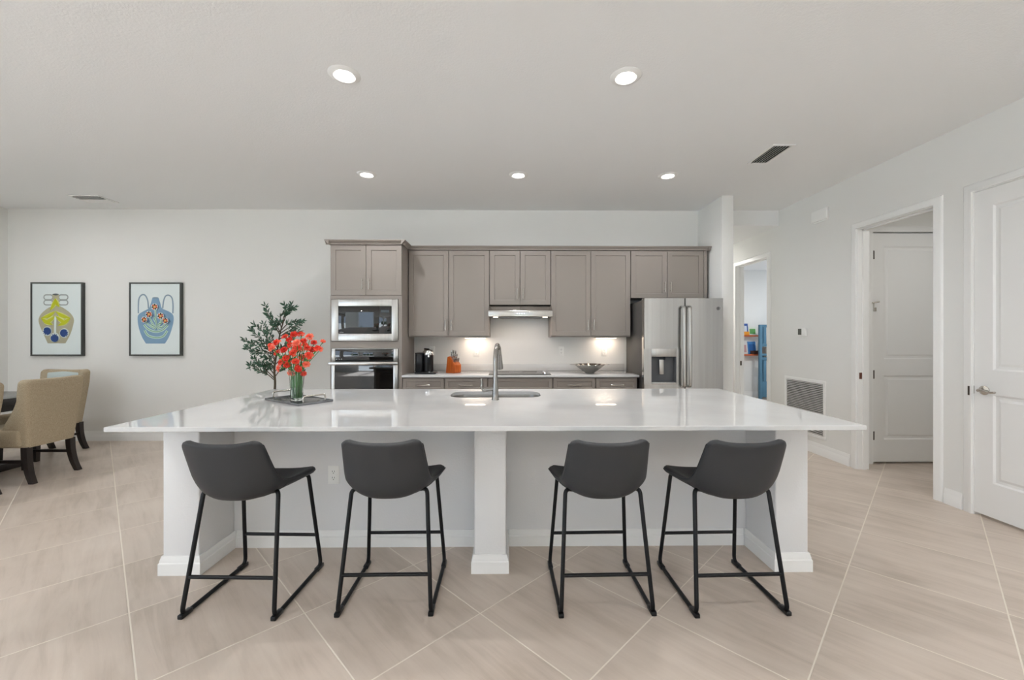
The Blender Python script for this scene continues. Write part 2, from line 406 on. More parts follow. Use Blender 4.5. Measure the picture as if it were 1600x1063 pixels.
# baseboards
def base_prof(h, t): return [(0, 0), (-t, 0), (-t, h*0.62), (-t*0.72, h*0.68), (-t*0.72, h*0.74), (-t*0.45, h*0.9), (-t*0.3, h), (0, h)]
def base_x(mb, x0, x1, y, h=0.125, t=0.016):           # along x, on a wall face looking to -y
    return mb.prism([(y+p, z) for p, z in base_prof(h, t)], 'x', x0, x1)
def base_y(mb, y0, y1, x, h=0.125, t=0.016, sgn=1):    # along y, face looking to -x (sgn 1) or +x (sgn -1)
    return mb.prism([(x+sgn*p, z) for p, z in base_prof(h, t)], 'y', y0, y1)
struct('baseboard_back', base_x(MB(), LX, -2.07, BY), TRIM)
g = MB(); base_y(g, D1[1]+0.075, D3[0]-0.075, RX); base_y(g, D2[1]+0.06, D1[0]-0.075, RX); base_y(g, RY, D2[0]-0.075, RX); base_y(g, D3[1]+0.075, 8.2, RX)
struct('baseboard_right', g, TRIM)
struct('baseboard_left', base_y(MB(), LEFT_OPENS[1][1], BY, LX, sgn=-1), TRIM)
g = MB(); base_x(g, 2.492, 2.63, 4.84); base_y(g, 4.84, 8.2, 2.63, sgn=-1); struct('baseboard_partition', g, TRIM)
struct('baseboard_bedroom', base_x(MB(), T, 7.0, 9.2), TRIM)
struct('baseboard_lobby', base_x(MB(), T, 3.79, 4.385), TRIM)

# door casings
CP = [(0, 0), (-0.017, 0.0), (-0.017, 0.02), (-0.012, 0.03), (-0.012, 0.05), (-0.006, 0.062), (0, 0.066)]
def casing_x_wall(mb, x, y0, y1, z1, jamb=0.12):
    """mitred casing on the wall face x (looking to -x) round the opening y0..y1"""
    rv = 0.006
    G = [[(x+p, y0+rv-q, 0), (x+p, y0+rv-q, z1-rv+q), (x+p, y1-rv+q, z1-rv+q), (x+p, y1-rv+q, 0)] for p, q in CP]
    mb.grid(G); mb.recalc = True
def lining(mb, x, y0, y1, z1, d=0.12, stop=True):
    t = 0.012
    mb.box(x, x+d, y0, y0+t, 0, z1); mb.box(x, x+d, y1-t, y1, 0, z1); mb.box(x, x+d, y0+t, y1-t, z1-t, z1)
    if stop:
        s0, s1 = x+0.05, x+0.085
        mb.box(s0, s1, y0+t, y0+t+0.012, 0, z1-t); mb.box(s0, s1, y1-t-0.012, y1-t, 0, z1-t); mb.box(s0, s1, y0+t, y1-t, z1-t-0.012, z1-t)
tr = thing('trim_1', None, None, (RX, 3.8, 0), kind='structure')
g = MB(); casing_x_wall(g, RX, *D1); obj('casing', g, TRIM, tr)
g = MB(); lining(g, RX, *D1); obj('jamb', g, TRIM, tr)
obj('strike_plate', MB().box(RX+0.018, RX+0.046, D1[1]-0.0145, D1[1]-0.012, 0.92, 0.985, 0.001), mat('copper_plate', (120, 78, 66), 0.4, 0.8), tr)
tr = thing('trim_2', None, None, (RX, 2.7, 0), kind='structure')
g = MB(); casing_x_wall(g, RX, *D2); obj('casing', g, TRIM, tr)
g = MB(); lining(g, RX, *D2, stop=False); obj('jamb', g, TRIM, tr)
obj('strike_plate', MB().box(RX-0.0195, RX-0.0175, D2[1]+0.001, D2[1]+0.014, 0.905, 0.975, 0.0005), DARKMETAL, tr)
tr = thing('trim_3', None, None, (RX, 6.05, 0), kind='structure')
g = MB(); casing_x_wall(g, RX, *D3); obj('casing', g, TRIM, tr)
g = MB(); lining(g, RX, *D3); obj('jamb', g, TRIM, tr)
obj('strike_plate', MB().box(RX+0.05, RX+0.075, D3[1]-0.0275, D3[1]-0.024, 0.90, 0.97, 0.001), DARKMETAL, tr)

def panel_door(mb, w, h, t, panels):
    """Door leaf in x (0..w), z (0..h), front face at y=0 looking to -y, raised moulded panels on it."""
    t_ = bmesh.new()
    xs = sorted({0, w} | {p[0] for p in panels} | {p[1] for p in panels}); zs = sorted({0, h} | {p[2] for p in panels} | {p[3] for p in panels})
    mb.box(0, w, 0.012, t, 0, h)
    for i in range(len(xs)-1):
        for j in range(len(zs)-1):
            c = ((xs[i]+xs[i+1])/2, (zs[j]+zs[j+1])/2)
            if any(p[0] < c[0] < p[1] and p[2] < c[1] < p[3] for p in panels): continue
            mb.box(xs[i], xs[i+1], 0, 0.0121, zs[j], zs[j+1])
    for x0, x1, z0, z1 in panels:
        L = [(0.0, 0.0), (0.012, 0.010), (0.030, 0.010), (0.048, 0.003)]
        rings = []
        for ins, dep in L:
            rings.append([mb.bm.verts.new(p) for p in ((x0+ins, dep, z0+ins), (x1-ins, dep, z0+ins), (x1-ins, dep, z1-ins), (x0+ins, dep, z1-ins))])
        for a, b in zip(rings, rings[1:]):
            for k in range(4): mb.bm.faces.new((a[k], a[(k+1) % 4], b[(k+1) % 4], b[k]))
        mb.bm.faces.new(rings[-1])
    return mb
# closed door in the right wall: leaf local x runs from the latch edge (y=3.14) towards the camera
M = Matrix.Translation((RX+0.004, D2[1]-0.013, 0.022)) @ Matrix.Rotation(-PI/2, 4, 'Z')
w2 = D2[1]-D2[0]-0.026; h2 = D2[2]-0.036
mb = panel_door(MB(), w2, h2, 0.036, [(0.12, w2-0.12, 1.085, h2-0.125), (0.12, w2-0.12, 0.25, 0.905)])
bmesh.ops.transform(mb.bm, matrix=M, verts=mb.bm.verts)
dr = thing('door_1', None, None, (RX, 2.72, 0), kind='structure')
obj('door_leaf', mb, DOORM, dr, smooth=20)
ky = 3.07; kz = 0.952
g = MB(); g.lathe([(0.0, 0), (0.034, 0), (0.034, 0.006), (0.026, 0.012), (0.013, 0.016), (0.012, 0.05), (0, 0.05)], 24, M=Matrix.Translation((RX+0.004, ky, kz)) @ Matrix.Rotation(-PI/2, 4, 'Y'))
g.tube(catmull([(RX-0.047, ky, kz), (RX-0.052, ky-0.03, kz+0.002), (RX-0.05, ky-0.07, kz-0.006), (RX-0.05, ky-0.115, kz-0.002)], 6), [0.011]*6+[0.0095]*6+[0.008]*6+[0.006], 10)
g.box(RX-0.001, RX+0.006, D2[1]-0.0128, D2[1]-0.0118, 0.92, 0.98)
obj('door_handle', g, NICKEL, dr, label='brushed nickel lever handle')
# lobby door, seen square on
lw = 0.82
mb = panel_door(MB(), lw, 2.428, 0.036, [(0.115, lw-0.115, 1.09, 2.29), (0.115, lw-0.115, 0.235, 0.915)])
bmesh.ops.transform(mb.bm, matrix=Matrix.Translation((3.872, 4.38, 0.022)), verts=mb.bm.verts)
dr = thing('door_2', None, None, (4.28, 4.4, 0), kind='structure'); obj('door_leaf', mb, DOORM, dr, smooth=20)
for z in (0.30, 0.95, 1.62, 2.22):
    if z == 1.62: continue
    obj('hinge', MB().cyl((3.867, 4.374, z-0.045), (3.867, 4.374, z+0.045), 0.007).box(3.868, 3.884, 4.376, 4.381, z-0.045, z+0.045), DARKMETAL, dr)
g = MB(); g.cyl((3.868, 4.37, 1.625), (3.868, 4.37, 1.72), 0.008); g.cyl((3.845, 4.36, 1.71), (3.91, 4.35, 1.72), 0.007); g.box(3.868, 3.9, 4.37, 4.381, 1.62, 1.66)
obj('door_stop', g, NICKEL, dr)
tr = thing('trim_4', None, None, (4.28, 4.385, 0), kind='structure')
g = MB(); Yc = 4.385
g.grid([[(3.862-q, Yc+p, 0), (3.862-q, Yc+p, 2.464+q), (4.70+q, Yc+p, 2.464+q), (4.70+q, Yc+p, 0)] for p, q in CP]); g.recalc = True
obj('casing', g, TRIM, tr)

# ---------------------------------------------------------------- ceiling things
LG = 'recessed lights in the kitchen ceiling'
proto = thing('recessed_light', 'round recessed ceiling light nearest the camera, above the two left-hand stools', 'ceiling light', (-1.035, 2.63, CEIL), group=LG)
obj('trim_ring', MB().lathe([(0.062, -0.006), (0.066, -0.012), (0.085, -0.008), (0.098, -0.001), (0.098, 0), (0.062, 0)], 40), TRIM, proto, local=True)
g = MB(); g.lathe([(0, -0.0075), (0.05, -0.0075), (0.0625, -0.005), (0.0625, -0.001), (0, -0.001)], 36)
obj('diffuser', g, LAMP, proto, local=True)
def lampfor(x, y, p=9.0): area('recessed_and_fill_lamp', (x, y, CEIL-0.03), (0, 0, 0), 0.12, p, (0.98, 0.98, 1.0), spread=2.75)
lampfor(-1.035, 2.63)
for x, y in ((2.55, 0.9), (-3.0, 0.6), (2.3, -2.0), (-0.8, -2.0)): lampfor(x, y, 14)      # fill lamps added out of view to brighten the floor and ceiling
for x, y, lb in ((0.742, 2.63, 'round recessed ceiling light nearest the camera, above the two right-hand stools'),
                 (-1.446, 4.25, 'small round recessed ceiling light in front of the oven cabinet, leftmost of the far three'),
                 (0.098, 4.25, 'small round recessed ceiling light in front of the range hood, middle of the far three'),
                 (1.632, 4.25, 'small round recessed ceiling light in front of the fridge, rightmost of the far three')):
    c = copy_tree(proto); c.location = (x, y, CEIL); c['label'] = lb; lampfor(x, y)
def ceiling_vent(label, cx, cy, sx, sy, along):
    r = thing('ceiling_vent', label, 'air vent', (cx, cy, CEIL))
    x0, x1, y0, y1 = cx-sx/2, cx+sx/2, cy-sy/2, cy+sy/2; b = 0.025
    g = MB(); zt, zb = CEIL, CEIL-0.009
    g.box(x0, x1, y0, y0+b, zb, zt, 0.003); g.box(x0, x1, y1-b, y1, zb, zt, 0.003); g.box(x0, x0+b, y0+b, y1-b, zb, zt, 0.003); g.box(x1-b, x1, y0+b, y1-b, zb, zt, 0.003)
    obj('vent_frame', g, TRIM, r)
    obj('vent_backing', MB().box(x0+b, x1-b, y0+b, y1-b, CEIL-0.0015, CEIL), DARKSLOT, r)
    g = MB(); n = 6
    for k in range(n):
        t = (k+0.5)/n
        if along == 'y':
            x = x0+b+(sx-2*b)*t; ang = -0.7
            g.box(-0.011, 0.011, y0+b-cy, y1-b-cy, -0.001, 0.001, M=Matrix.Translation((x, cy, CEIL-0.009)) @ Matrix.Rotation(ang, 4, 'Y'))
        else:
            y = y0+b+(sy-2*b)*t; ang = 0.7 if k < n/2 else -0.7
            g.box(x0+b-cx, x1-b-cx, -0.011, 0.011, -0.001, 0.001, M=Matrix.Translation((cx, y, CEIL-0.009)) @ Matrix.Rotation(ang, 4, 'X'))
    obj('louver', g, TRIM, r)
ceiling_vent('white louvred ceiling air vent above the wall beside the hallway', 2.365, 3.74, 0.2, 0.4, 'y')
ceiling_vent('white louvred ceiling air vent above the two framed vase prints', -4.98, 5.05, 0.36, 0.27, 'x')

# ---------------------------------------------------------------- things on the right wall
r = thing('return_air_grille', 'large white return air grille low on the wall past the island end', 'air vent', (RX, 4.95, 0.2))
y0, y1, z0, z1 = 4.615, 5.30, 0.185, 0.85
g = MB(); f = 0.036; xa, xb = RX-0.012, RX
g.box(xa, xb, y0, y1, z0, z0+f, 0.003); g.box(xa, xb, y0, y1, z1-f, z1, 0.003); g.box(xa, xb, y0, y0+f, z0+f, z1-f, 0.003); g.box(xa, xb, y1-f, y1, z0+f, z1-f, 0.003)
obj('grille_frame', g, TRIM, r)
obj('grille_backing', MB().box(RX-0.002, RX, y0+f, y1-f, z0+f, z1-f), mat('grille_dark', (70, 69, 67), 0.7), r)
g = MB(); n = 29
for k in range(n):
    z = z0+f+(z1-z0-2*f)*(k+0.5)/n
    g.box(-0.009, 0.009, y0+f-4.95, y1-f-4.95, -0.0008, 0.0008, M=Matrix.Translation((RX-0.0085, 4.95, z)) @ Matrix.Rotation(0.75, 4, 'Y'))
obj('louver', g, TRIM, r)
r = thing('thermostat', 'small white wall thermostat with a grey screen', 'thermostat', (RX, 4.98, 1.405))
obj('housing', MB().box(RX-0.024, RX, 4.915, 5.045, 1.357, 1.455, 0.006), WHITEPL, r)
obj('screen', MB().box(RX-0.0252, RX-0.0238, 4.975, 5.035, 1.372, 1.446), mat('thermostat_screen', (86, 88, 80), 0.25), r)
r = thing('door_chime', 'white door chime box high on the wall near the ceiling', 'door chime', (RX, 4.68, 2.65))
obj('housing', MB().box(RX-0.036, RX, 4.57, 4.80, 2.665, 2.79, 0.006), WHITEPL, r)
obj('base_plate', MB().box(RX-0.012, RX, 4.58, 4.79, 2.655, 2.665, 0.002), WHITEPL, r)

# wall outlets (plates look to -y)
def outlet(label, x, z, y, w=0.072, h=0.117):
    r = thing('wall_outlet', label, 'outlet', (x, y, z))
    obj('plate', MB().box(x-w/2, x+w/2, y-0.006, y, z-h/2, z+h/2, 0.002), WHITEPL, r)
    for s_ in (-1, 1):
        c = z+s_*0.02
        rc = obj('receptacle', MB().prism([(x+p, c+q) for p, q in rrect(-0.017, 0.017, -0.0145, 0.0145, 0.006, 3)], 'y', y-0.0075, y-0.0058), WHITEPL, r)
        g = MB(); g.box(x-0.008, x-0.0055, y-0.008, y-0.007, c-0.001, c+0.008); g.box(x+0.0055, x+0.008, y-0.008, y-0.007, c-0.001, c+0.008); g.cyl((x, y-0.008, c-0.008), (x, y-0.007, c-0.008), 0.0028, 8)
        obj('socket_slots', g, DARKSLOT, rc)
outlet('white outlet in the island panel between the two left-hand stools', -1.13, 0.463, 2.70)
outlet('white outlet on the backsplash under the cabinet light, right of the knife block', -0.427, 1.145, BY)
outlet('white outlet on the backsplash above the silver bowl, away from the lamp glow', 0.688, 1.16, BY)
outlet('white outlet on the backsplash under the cabinet light nearest the fridge', 1.252, 1.152, BY)
outlet('white outlet on the backsplash just behind the black coffee machine', -1.0, 1.165, BY)

# ---------------------------------------------------------------- framed prints
def ribbon(mb, pts, w, y, closed=False):
    P = [Vector((p[0], 0, p[1])) for p in pts]; k = len(P); A = []; B = []
    for i in range(k):
        a = P[(i-1) % k] if closed or i > 0 else P[i]; b = P[(i+1) % k] if closed or i < k-1 else P[i]
        t = (b-a).normalized(); nn = Vector((-t.z, 0, t.x)); A.append(P[i]+nn*w/2); B.append(P[i]-nn*w/2)
    for i in range(k if closed else k-1):
        j = (i+1) % k; q = [A[i], A[j], B[j], B[i]]
        mb.poly([(v.x, y, v.z) for v in q])
def picture(label, zx0, zx1, X0, X1, draw, mats):
    """frame X0..X1 on the back wall; artwork drawn in the coordinates of a 862-high view mapped to the frame"""
    Z0, Z1 = 1.102, 2.049; r = thing('framed_print', label, 'picture', ((X0+X1)/2, BY, Z0))
    f = 0.018; yf = BY-0.042
    g = MB(); g.box(X0, X1, yf, BY, Z0, Z0+f, 0.002); g.box(X0, X1, yf, BY, Z1-f, Z1, 0.002); g.box(X0, X0+f, yf, BY, Z0+f, Z1-f, 0.002); g.box(X1-f, X1, yf, BY, Z0+f, Z1-f, 0.002)
    obj('frame', g, FRAMEM, r)
    yp = BY-0.034
    fx = lambda p: (X0+(p[0]-zx0)/(zx1-zx0)*(X1-X0), Z1-(p[1]-75)/(775-75)*(Z1-Z0))
    mb = MB(); mb.box(X0+f, X1-f, yp, BY, Z0+f, Z1-f)
    st = {'n': 0}
    def P(pts, mi): 
        st['n'] += 1; mb.mi = mi; mb.poly([(fx(p)[0], yp-0.0004*st['n'], fx(p)[1]) for p in pts])
    def Rb(pts, w, mi, closed=False):
        st['n'] += 1; mb.mi = mi; ribbon(mb, [fx(p) for p in pts], w/500*0.66, yp-0.0004*st['n'], closed)
    draw(P, Rb); obj('print', mb, [PAPER]+mats, r, smooth=0)
def sm(pts, closed=True, n=6): return [(v.x, v.y) for v in catmull([(p[0], p[1], 0) for p in pts], n, closed)]
def stadium(x0, x1, y0, y1): return rrect(x0, x1, y0, y1, min(x1-x0, y1-y0)/2-0.1, 6)
def leaf(a, b, w, bend=0.0):
    a, b = Vector(a), Vector(b); d = b-a; n = Vector((-d.y, d.x)).normalized(); out = []
    for k in range(9): 
        t = k/8; out.append(a+d*t+n*(w*math.sin(PI*t)+bend*math.sin(PI*t)))
    for k in range(8, -1, -1)[1:] if False else [7, 6, 5, 4, 3, 2, 1]:
        t = k/8; out.append(a+d*t+n*(-w*math.sin(PI*t)+bend*math.sin(PI*t)))
    return [(v.x, v.y) for v in out]
ART = [flat('art_khaki', (176, 172, 146)), flat('art_grey', (150, 158, 156)), flat('art_yellow_green', (190, 196, 30)), flat('art_pale_yellow', (226, 232, 150)), flat('art_navy', (32, 66, 128)),
       flat('art_pale', (214, 226, 222)), flat('art_dark_grey', (92, 98, 98)), flat('art_blue', (126, 160, 188)), flat('art_steel_blue', (128, 152, 168)), flat('art_orange_red', (206, 84, 48)),
       flat('art_black_brown', (58, 40, 36)), flat('art_green', (120, 164, 134)), flat('art_pale_green', (196, 222, 208)), flat('art_gold', (236, 190, 96))]
def art1(P, Rb):
    for x0, x1 in ((207, 292), (350, 438)):
        for y0, y1 in ((194, 240), (246, 290)): Rb(stadium(x0, x1, y0, y1), 11, 2, True)
    body = [(290, 190), (352, 190), (352, 300)]+sm([(352, 300), (400, 322), (465, 372), (496, 425), (490, 480), (462, 568), (415, 655)], False)+[(245, 655)]+sm([(245, 655), (205, 568), (166, 480), (158, 425), (185, 372), (245, 322), (290, 300)], False)
    P(body, 1); P(sm([(290, 190), (305, 184), (321, 182), (338, 184), (352, 190), (338, 197), (321, 199), (305, 197)]), 7)
    # pale outlines then the yellow-green sprig
    L = [((322, 225), (268, 345), 15, -10), ((322, 225), (362, 312), 15, 10), ((322, 348), (182, 415), 16, -14), ((322, 348), (468, 415), 16, 14),
         ((182, 412), (300, 480), 17, 8), ((468, 412), (345, 488), 17, -8), ((322, 392), (212, 462), 15, -10), ((322, 392), (440, 462), 15, 10)]
    for a, b, w, bd in L: P(leaf(a, b, w+8, bd), 4)
    Rb([(322, 395), (321, 460), (318, 575)], 22, 6)
    for c in ((245, 540), (408, 558), (318, 600)): P([(c[0]+46*math.cos(t), c[1]+46*math.sin(t)) for t in [2*PI*k/20 for k in range(20)]], 6)
    for a, b, w, bd in L: P(leaf(a, b, w, bd), 3)
    for (cx, cy), rot in (((245, 540), 2.6), ((408, 558), 0.3), ((318, 605), -PI/2)):
        pts = []
        for k in range(25):
            t = rot+2*PI*k/24; rr = 38
            dlt = (t-rot+PI) % (2*PI)-PI
            if abs(dlt) < 1.0: rr = 38+(7 if int(round(dlt/0.26)) % 2 == 0 else -9)
            pts.append((cx+rr*math.cos(t), cy+rr*0.98*math.sin(t)))
        P(pts[:-1], 5)
def art2(P, Rb):
    Rb(sm([(1104, 370), (1104, 290), (1112, 225), (1140, 193), (1172, 200), (1195, 250), (1202, 322)], False), 13, 9)
    Rb(sm([(1438, 370), (1440, 290), (1430, 225), (1402, 198), (1368, 205), (1348, 255), (1340, 322)], False), 13, 9)
    body = [(1240, 222), (1300, 222)]+sm([(1300, 222), (1318, 275), (1335, 322), (1400, 352), (1440, 385), (1446, 440), (1428, 520), (1398, 600), (1362, 658)], False)+[(1178, 658)]+sm([(1178, 658), (1142, 600), (1112, 520), (1098, 440), (1104, 385), (1150, 352), (1205, 322), (1225, 275), (1240, 222)], False)
    P(body, 8); P(sm([(1240, 222), (1256, 215), (1284, 215), (1300, 222), (1284, 229), (1256, 229)]), 9)
    for pts in ([(1160, 478), (1200, 520), (1270, 545), (1340, 528), (1390, 482)], [(1166, 530), (1200, 580), (1275, 602), (1345, 588), (1385, 535)]):
        q = sm(pts, False); Rb(q, 22, 13); Rb(q, 8, 12)
    for pts in ([(1270, 340), (1275, 420), (1285, 500)], [(1215, 410), (1240, 460), (1280, 510)], [(1330, 420), (1315, 470), (1290, 510)], [(1180, 455), (1220, 490), (1275, 520)], [(1375, 460), (1340, 495), (1290, 520)]):
        q = sm(pts, False); Rb(q, 16, 13); Rb(q, 5, 12)
    for a, b in (((1285, 470), (1255, 400)), ((1290, 480), (1345, 455)), ((1270, 500), (1222, 470)), ((1300, 510), (1350, 500))): P(leaf(a, b, 12), 13); P(leaf(a, b, 5), 12)
    for cx, cy, s_ in ((1268, 308, 1.0), (1215, 380, 1.0), (1330, 395, 1.0), (1174, 430, 0.9), (1380, 440, 0.9)):
        P([(cx+33*s_*math.cos(2*PI*k/16), cy+33*s_*math.sin(2*PI*k/16)) for k in range(16)], 6)
        for k in range(7):
            a = 2*PI*k/7+0.3; P(leaf((cx+7*s_*math.cos(a), cy+7*s_*math.sin(a)), (cx+31*s_*math.cos(a), cy+31*s_*math.sin(a)), 8*s_), 11 if k % 2 else 10)
        P([(cx+10*s_*math.cos(2*PI*k/12), cy+10*s_*math.sin(2*PI*k/12)) for k in range(12)], 14)
picture('framed print of a khaki vase with navy flowers and yellow-green leaves', 82, 580, -6.145, -5.486, art1, ART)
picture('framed print of a blue two-handled vase with small red flowers', 1018, 1520, -4.890, -4.227, art2, ART)

# ---------------------------------------------------------------- kitchen run along the back wall
def shaker(mb, x0, x1, z0, z1, y, t=0.019, rail=0.057, dep=0.008):
    """shaker front: face at y looking to -y"""
    b = mb.bm; r2 = 0.006
    def ring(i, yy): return [b.verts.new(p) for p in ((x0+i, yy, z0+i), (x1-i, yy, z0+i), (x1-i, yy, z1-i), (x0+i, yy, z1-i))]
    e = 0.0015
    R = [ring(0, y+t), ring(0, y+e), ring(e, y), ring(rail, y), ring(rail+r2*0.5, y+dep), ring(rail+r2, y+dep)]
    for p, q in zip(R, R[1:]):
        for k in range(4): b.faces.new((p[k], p[(k+1) % 4], q[(k+1) % 4], q[k]))
    b.faces.new(R[-1]); b.faces.new(R[0][::-1]); return mb
def bar_pull(parent, x, y, z, vert=True, L=0.128):
    g = MB(); d = 0.03
    if vert:
        g.cyl((x, y-d, z-L/2), (x, y-d, z+L/2), 0.0058, 12)
        for s_ in (-1, 1): g.cyl((x, y, z+s_*L*0.36), (x, y-d, z+s_*L*0.36), 0.0045, 10)
    else:
        g.cyl((x-L/2, y-d, z), (x+L/2, y-d, z), 0.0058, 12)
        for s_ in (-1, 1): g.cyl((x+s_*L*0.36, y, z), (x+s_*L*0.36, y-d, z), 0.0045, 10)
    obj('bar_handle', g, NICKEL, parent)
UY = 5.125     # carcass front of the upper cabinets
def carcass(mb, x0, x1, y0, y1, z0, z1, shelves=(), t=0.018):
    mb.box(x0, x0+t, y0, y1, z0, z1); mb.box(x1-t, x1, y0, y1, z0, z1); mb.box(x0+t, x1-t, y0, y1, z0, z0+t); mb.box(x0+t, x1-t, y0, y1, z1-t, z1)
    mb.box(x0+t, x1-t, y1-0.008, y1, z0+t, z1-t)
    for z in shelves: mb.box(x0+t, x1-t, y0, y1-0.008, z-t/2, z+t/2)
def upper(label, x0, x1, z0, z1=2.412, dz0=None, seam=None, right=None, hz=None):
    r = thing('wall_cabinet', label, 'cabinet', ((x0+x1)/2, BY, z0))
    g = MB(); carcass(g, x0+0.001, x1-0.001, UY, BY-0.001, z0, z1, (z0+0.5*(z1-z0),)); obj('carcass', g, CAB, r)
    xr = right or x1; dz0 = dz0 or z0; s_ = seam or (x0+xr)/2
    if right: obj('end_panel', MB().box(right+0.001, x1-0.001, UY-0.019, UY-0.0005, z0, z1, 0.001), CAB, r)
    for a, b, hx in ((x0+0.004, s_-0.0025, s_-0.036), (s_+0.0025, xr-0.004, s_+0.036)):
        d = obj('door', shaker(MB(), a, b, dz0, z1-0.006, UY-0.0205), CAB, r, smooth=20); bar_pull(d, hx, UY-0.0205, (hz or dz0+0.135))
    return r
upper('taupe wall cabinet above the coffee machine and knife block, beside the oven tower', -1.229, -0.238, 1.345, dz0=1.36, seam=-0.738)
upper('short taupe wall cabinet directly above the range hood', -0.237, 0.515, 1.742)
upper('taupe wall cabinet above the silver bowl, between hood and fridge', 0.516, 1.500, 1.345, dz0=1.36, seam=1.008)
upper('short taupe wall cabinet directly above the fridge', 1.501, 2.447, 1.826, right=2.405)
CR = [(0.0, 0.0), (-0.012, 0.0), (-0.014, 0.012), (-0.034, 0.034), (-0.04, 0.036), (-0.04, 0.046), (0, 0.046)]
g = MB(); g.prism([(UY-0.021+p, 2.412+q) for p, q in CR], 'x', -1.229, 2.485); g.box(-1.229, 2.447, UY-0.021, BY-0.001, 2.4125, 2.43)
g.prism([(2.447-p, 2.412+q) for p, q in CR], 'y', UY-0.021-0.038, BY)
single('crown_moulding', g, CAB, 'long taupe crown moulding capping the row of wall cabinets', 'moulding', smooth=20)
# under-cabinet lights
for x, lb in ((-0.43, 'small lit lamp under the cabinet above the knife block'), (1.25, 'small lit lamp under the cabinet nearest the fridge')):
    r = thing('under_cabinet_light', lb, 'lamp', (x, 5.33, 1.345), group='lamps under the wall cabinets')
    obj('housing', MB().box(x-0.14, x+0.14, 5.31, 5.36, 1.331, 1.345, 0.003), WHITEPL, r)
    obj('lens', MB().box(x-0.125, x+0.125, 5.315, 5.355, 1.3285, 1.331), UCL, r)
    area('under_cabinet_lamp', (x, 5.335, 1.325), (0.35, 0, 0), 0.22, 0.8, (1, 0.8, 0.66), 0.04)
# range hood
r = thing('range_hood', 'slim stainless range hood under the short middle cabinet', 'range hood', (0.14, BY, 1.58))
hx0, hx1 = -0.243, 0.522
g = MB(); g.prism([(BY, 1.742), (5.12, 1.742), (5.10, 1.725), (4.955, 1.664), (4.95, 1.655), (4.95, 1.595), (4.96, 1.588), (BY, 1.588)], 'x', hx0, hx1, 0.002)
obj('hood_body', g, STEELH, r, smooth=25)
obj('filter', MB().box(hx0+0.12, hx1-0.12, 5.03, 5.36, 1.582, 1.588), GREYPL, r)
for x in (hx0+0.085, hx1-0.085):
    obj('hood_lamp', MB().lathe([(0, -0.006), (0.026, -0.006), (0.03, 0), (0, 0)], 20, (x, 5.0, 1.588)), HOODL, r)
area('hood_light', (0.14, 5.02, 1.57), (0, 0, 0), 0.5, 2.4, (1, 0.82, 0.7), 0.06)
g = MB()
for k in range(4): g.cyl((0.10+k*0.028, 4.95, 1.625), (0.10+k*0.028, 4.945, 1.625), 0.006, 10)
obj('control_buttons', g, CHROME, r)

# oven tower
FX0, FX1, FY = -2.06, -1.235, 4.84
r = thing('oven_cabinet', 'tall taupe cabinet tower holding the microwave and oven', 'cabinet', ((FX0+FX1)/2, BY, 0))
g = MB(); t = 0.018
g.box(FX0, FX0+t, FY, BY-0.001, 0, 2.412); g.box(FX1-t, FX1, FY, BY-0.001, 0, 2.412); g.box(FX0+t, FX1-t, BY-0.008, BY-0.001, 0, 2.412)
for z0, z1 in ((0.08, 0.10), (0.42, 0.44), (1.24, 1.265), (1.80, 1.822), (2.394, 2.412)): g.box(FX0+t, FX1-t, FY, BY-0.008, z0, z1)
# face frame rails and stiles
fy0, fy1 = FY-0.019, FY
for z0, z1 in ((1.786, 1.824), (1.217, 1.296), (0.415, 0.447)): g.box(FX0, FX1, fy0, fy1, z0, z1)
for x0, x1 in ((FX0, FX0+0.018), (FX1-0.040, FX1)):
    for z0, z1 in ((1.296, 1.786), (0.447, 1.217)): g.box(x0, x1, fy0, fy1, z0, z1)
g.box(FX0+0.02, FX1-0.02, FY+0.05, FY+0.06, 0, 0.08)
obj('carcass', g, CAB, r)
for a, b, hx in ((FX0+0.004, -1.6505, -1.687), (-1.6455, FX1-0.004, -1.609)):
    d = obj('door', shaker(MB(), a, b, 1.828, 2.408, FY-0.0205), CAB, r, smooth=20); bar_pull(d, hx, FY-0.0205, 1.955)
d = obj('drawer', shaker(MB(), FX0+0.004, FX1-0.004, 0.104, 0.412, FY-0.0205), CAB, r, smooth=20); bar_pull(d, -1.65, FY-0.0205, 0.35, False)
g = MB(); g.prism([(FY-0.02+p*1.2, 2.412+q*1.1) for p, q in CR], 'x', FX0-0.046, FX1+0.046)
g.prism([(FX0+p*1.2, 2.412+q*1.1) for p, q in CR], 'y', FY-0.066, BY-0.001); g.prism([(FX1-p*1.2, 2.412+q*1.1) for p, q in CR], 'y', FY-0.066, UY-0.065)
g.box(FX0, FX1, FY-0.02, BY-0.001, 2.412, 2.44)
obj('crown_moulding', g, CAB, r, smooth=20)
# microwave
r = thing('microwave', 'built-in microwave with a wide steel trim in the oven tower', 'microwave', (-1.66, FY, 1.30))
mx0, mx1, mz0, mz1 = -2.039, -1.279, 1.300, 1.782; gx0, gx1, gz0, gz1 = -1.962, -1.350, 1.384, 1.703
my = FY-0.033
g = MB()
g.box(mx0, gx0, my, FY-0.0195, mz0, mz1, 0.002); g.box(gx1, mx1, my, FY-0.0195, mz0, mz1, 0.002); g.box(gx0, gx1, my, FY-0.0195, mz0, gz0, 0.002); g.box(gx0, gx1, my, FY-0.0195, gz1, mz1, 0.002)
obj('trim_kit', g, STEEL, r)
obj('body', MB().box(gx0+0.01, gx1-0.01, FY-0.015, FY+0.4, 1.31, 1.76), BLACKPL, r)
d = obj('door', MB().box(gx0+0.002, gx1-0.145, my-0.004, FY-0.016, gz0+0.002, gz1-0.002, 0.003), BLACKGLASS, r)
obj('door_window', MB().box(gx0+0.085, gx1-0.20, my-0.0055, my-0.0039, gz0+0.075, gz1-0.07), OVENGLASS, d)
g = MB(); 
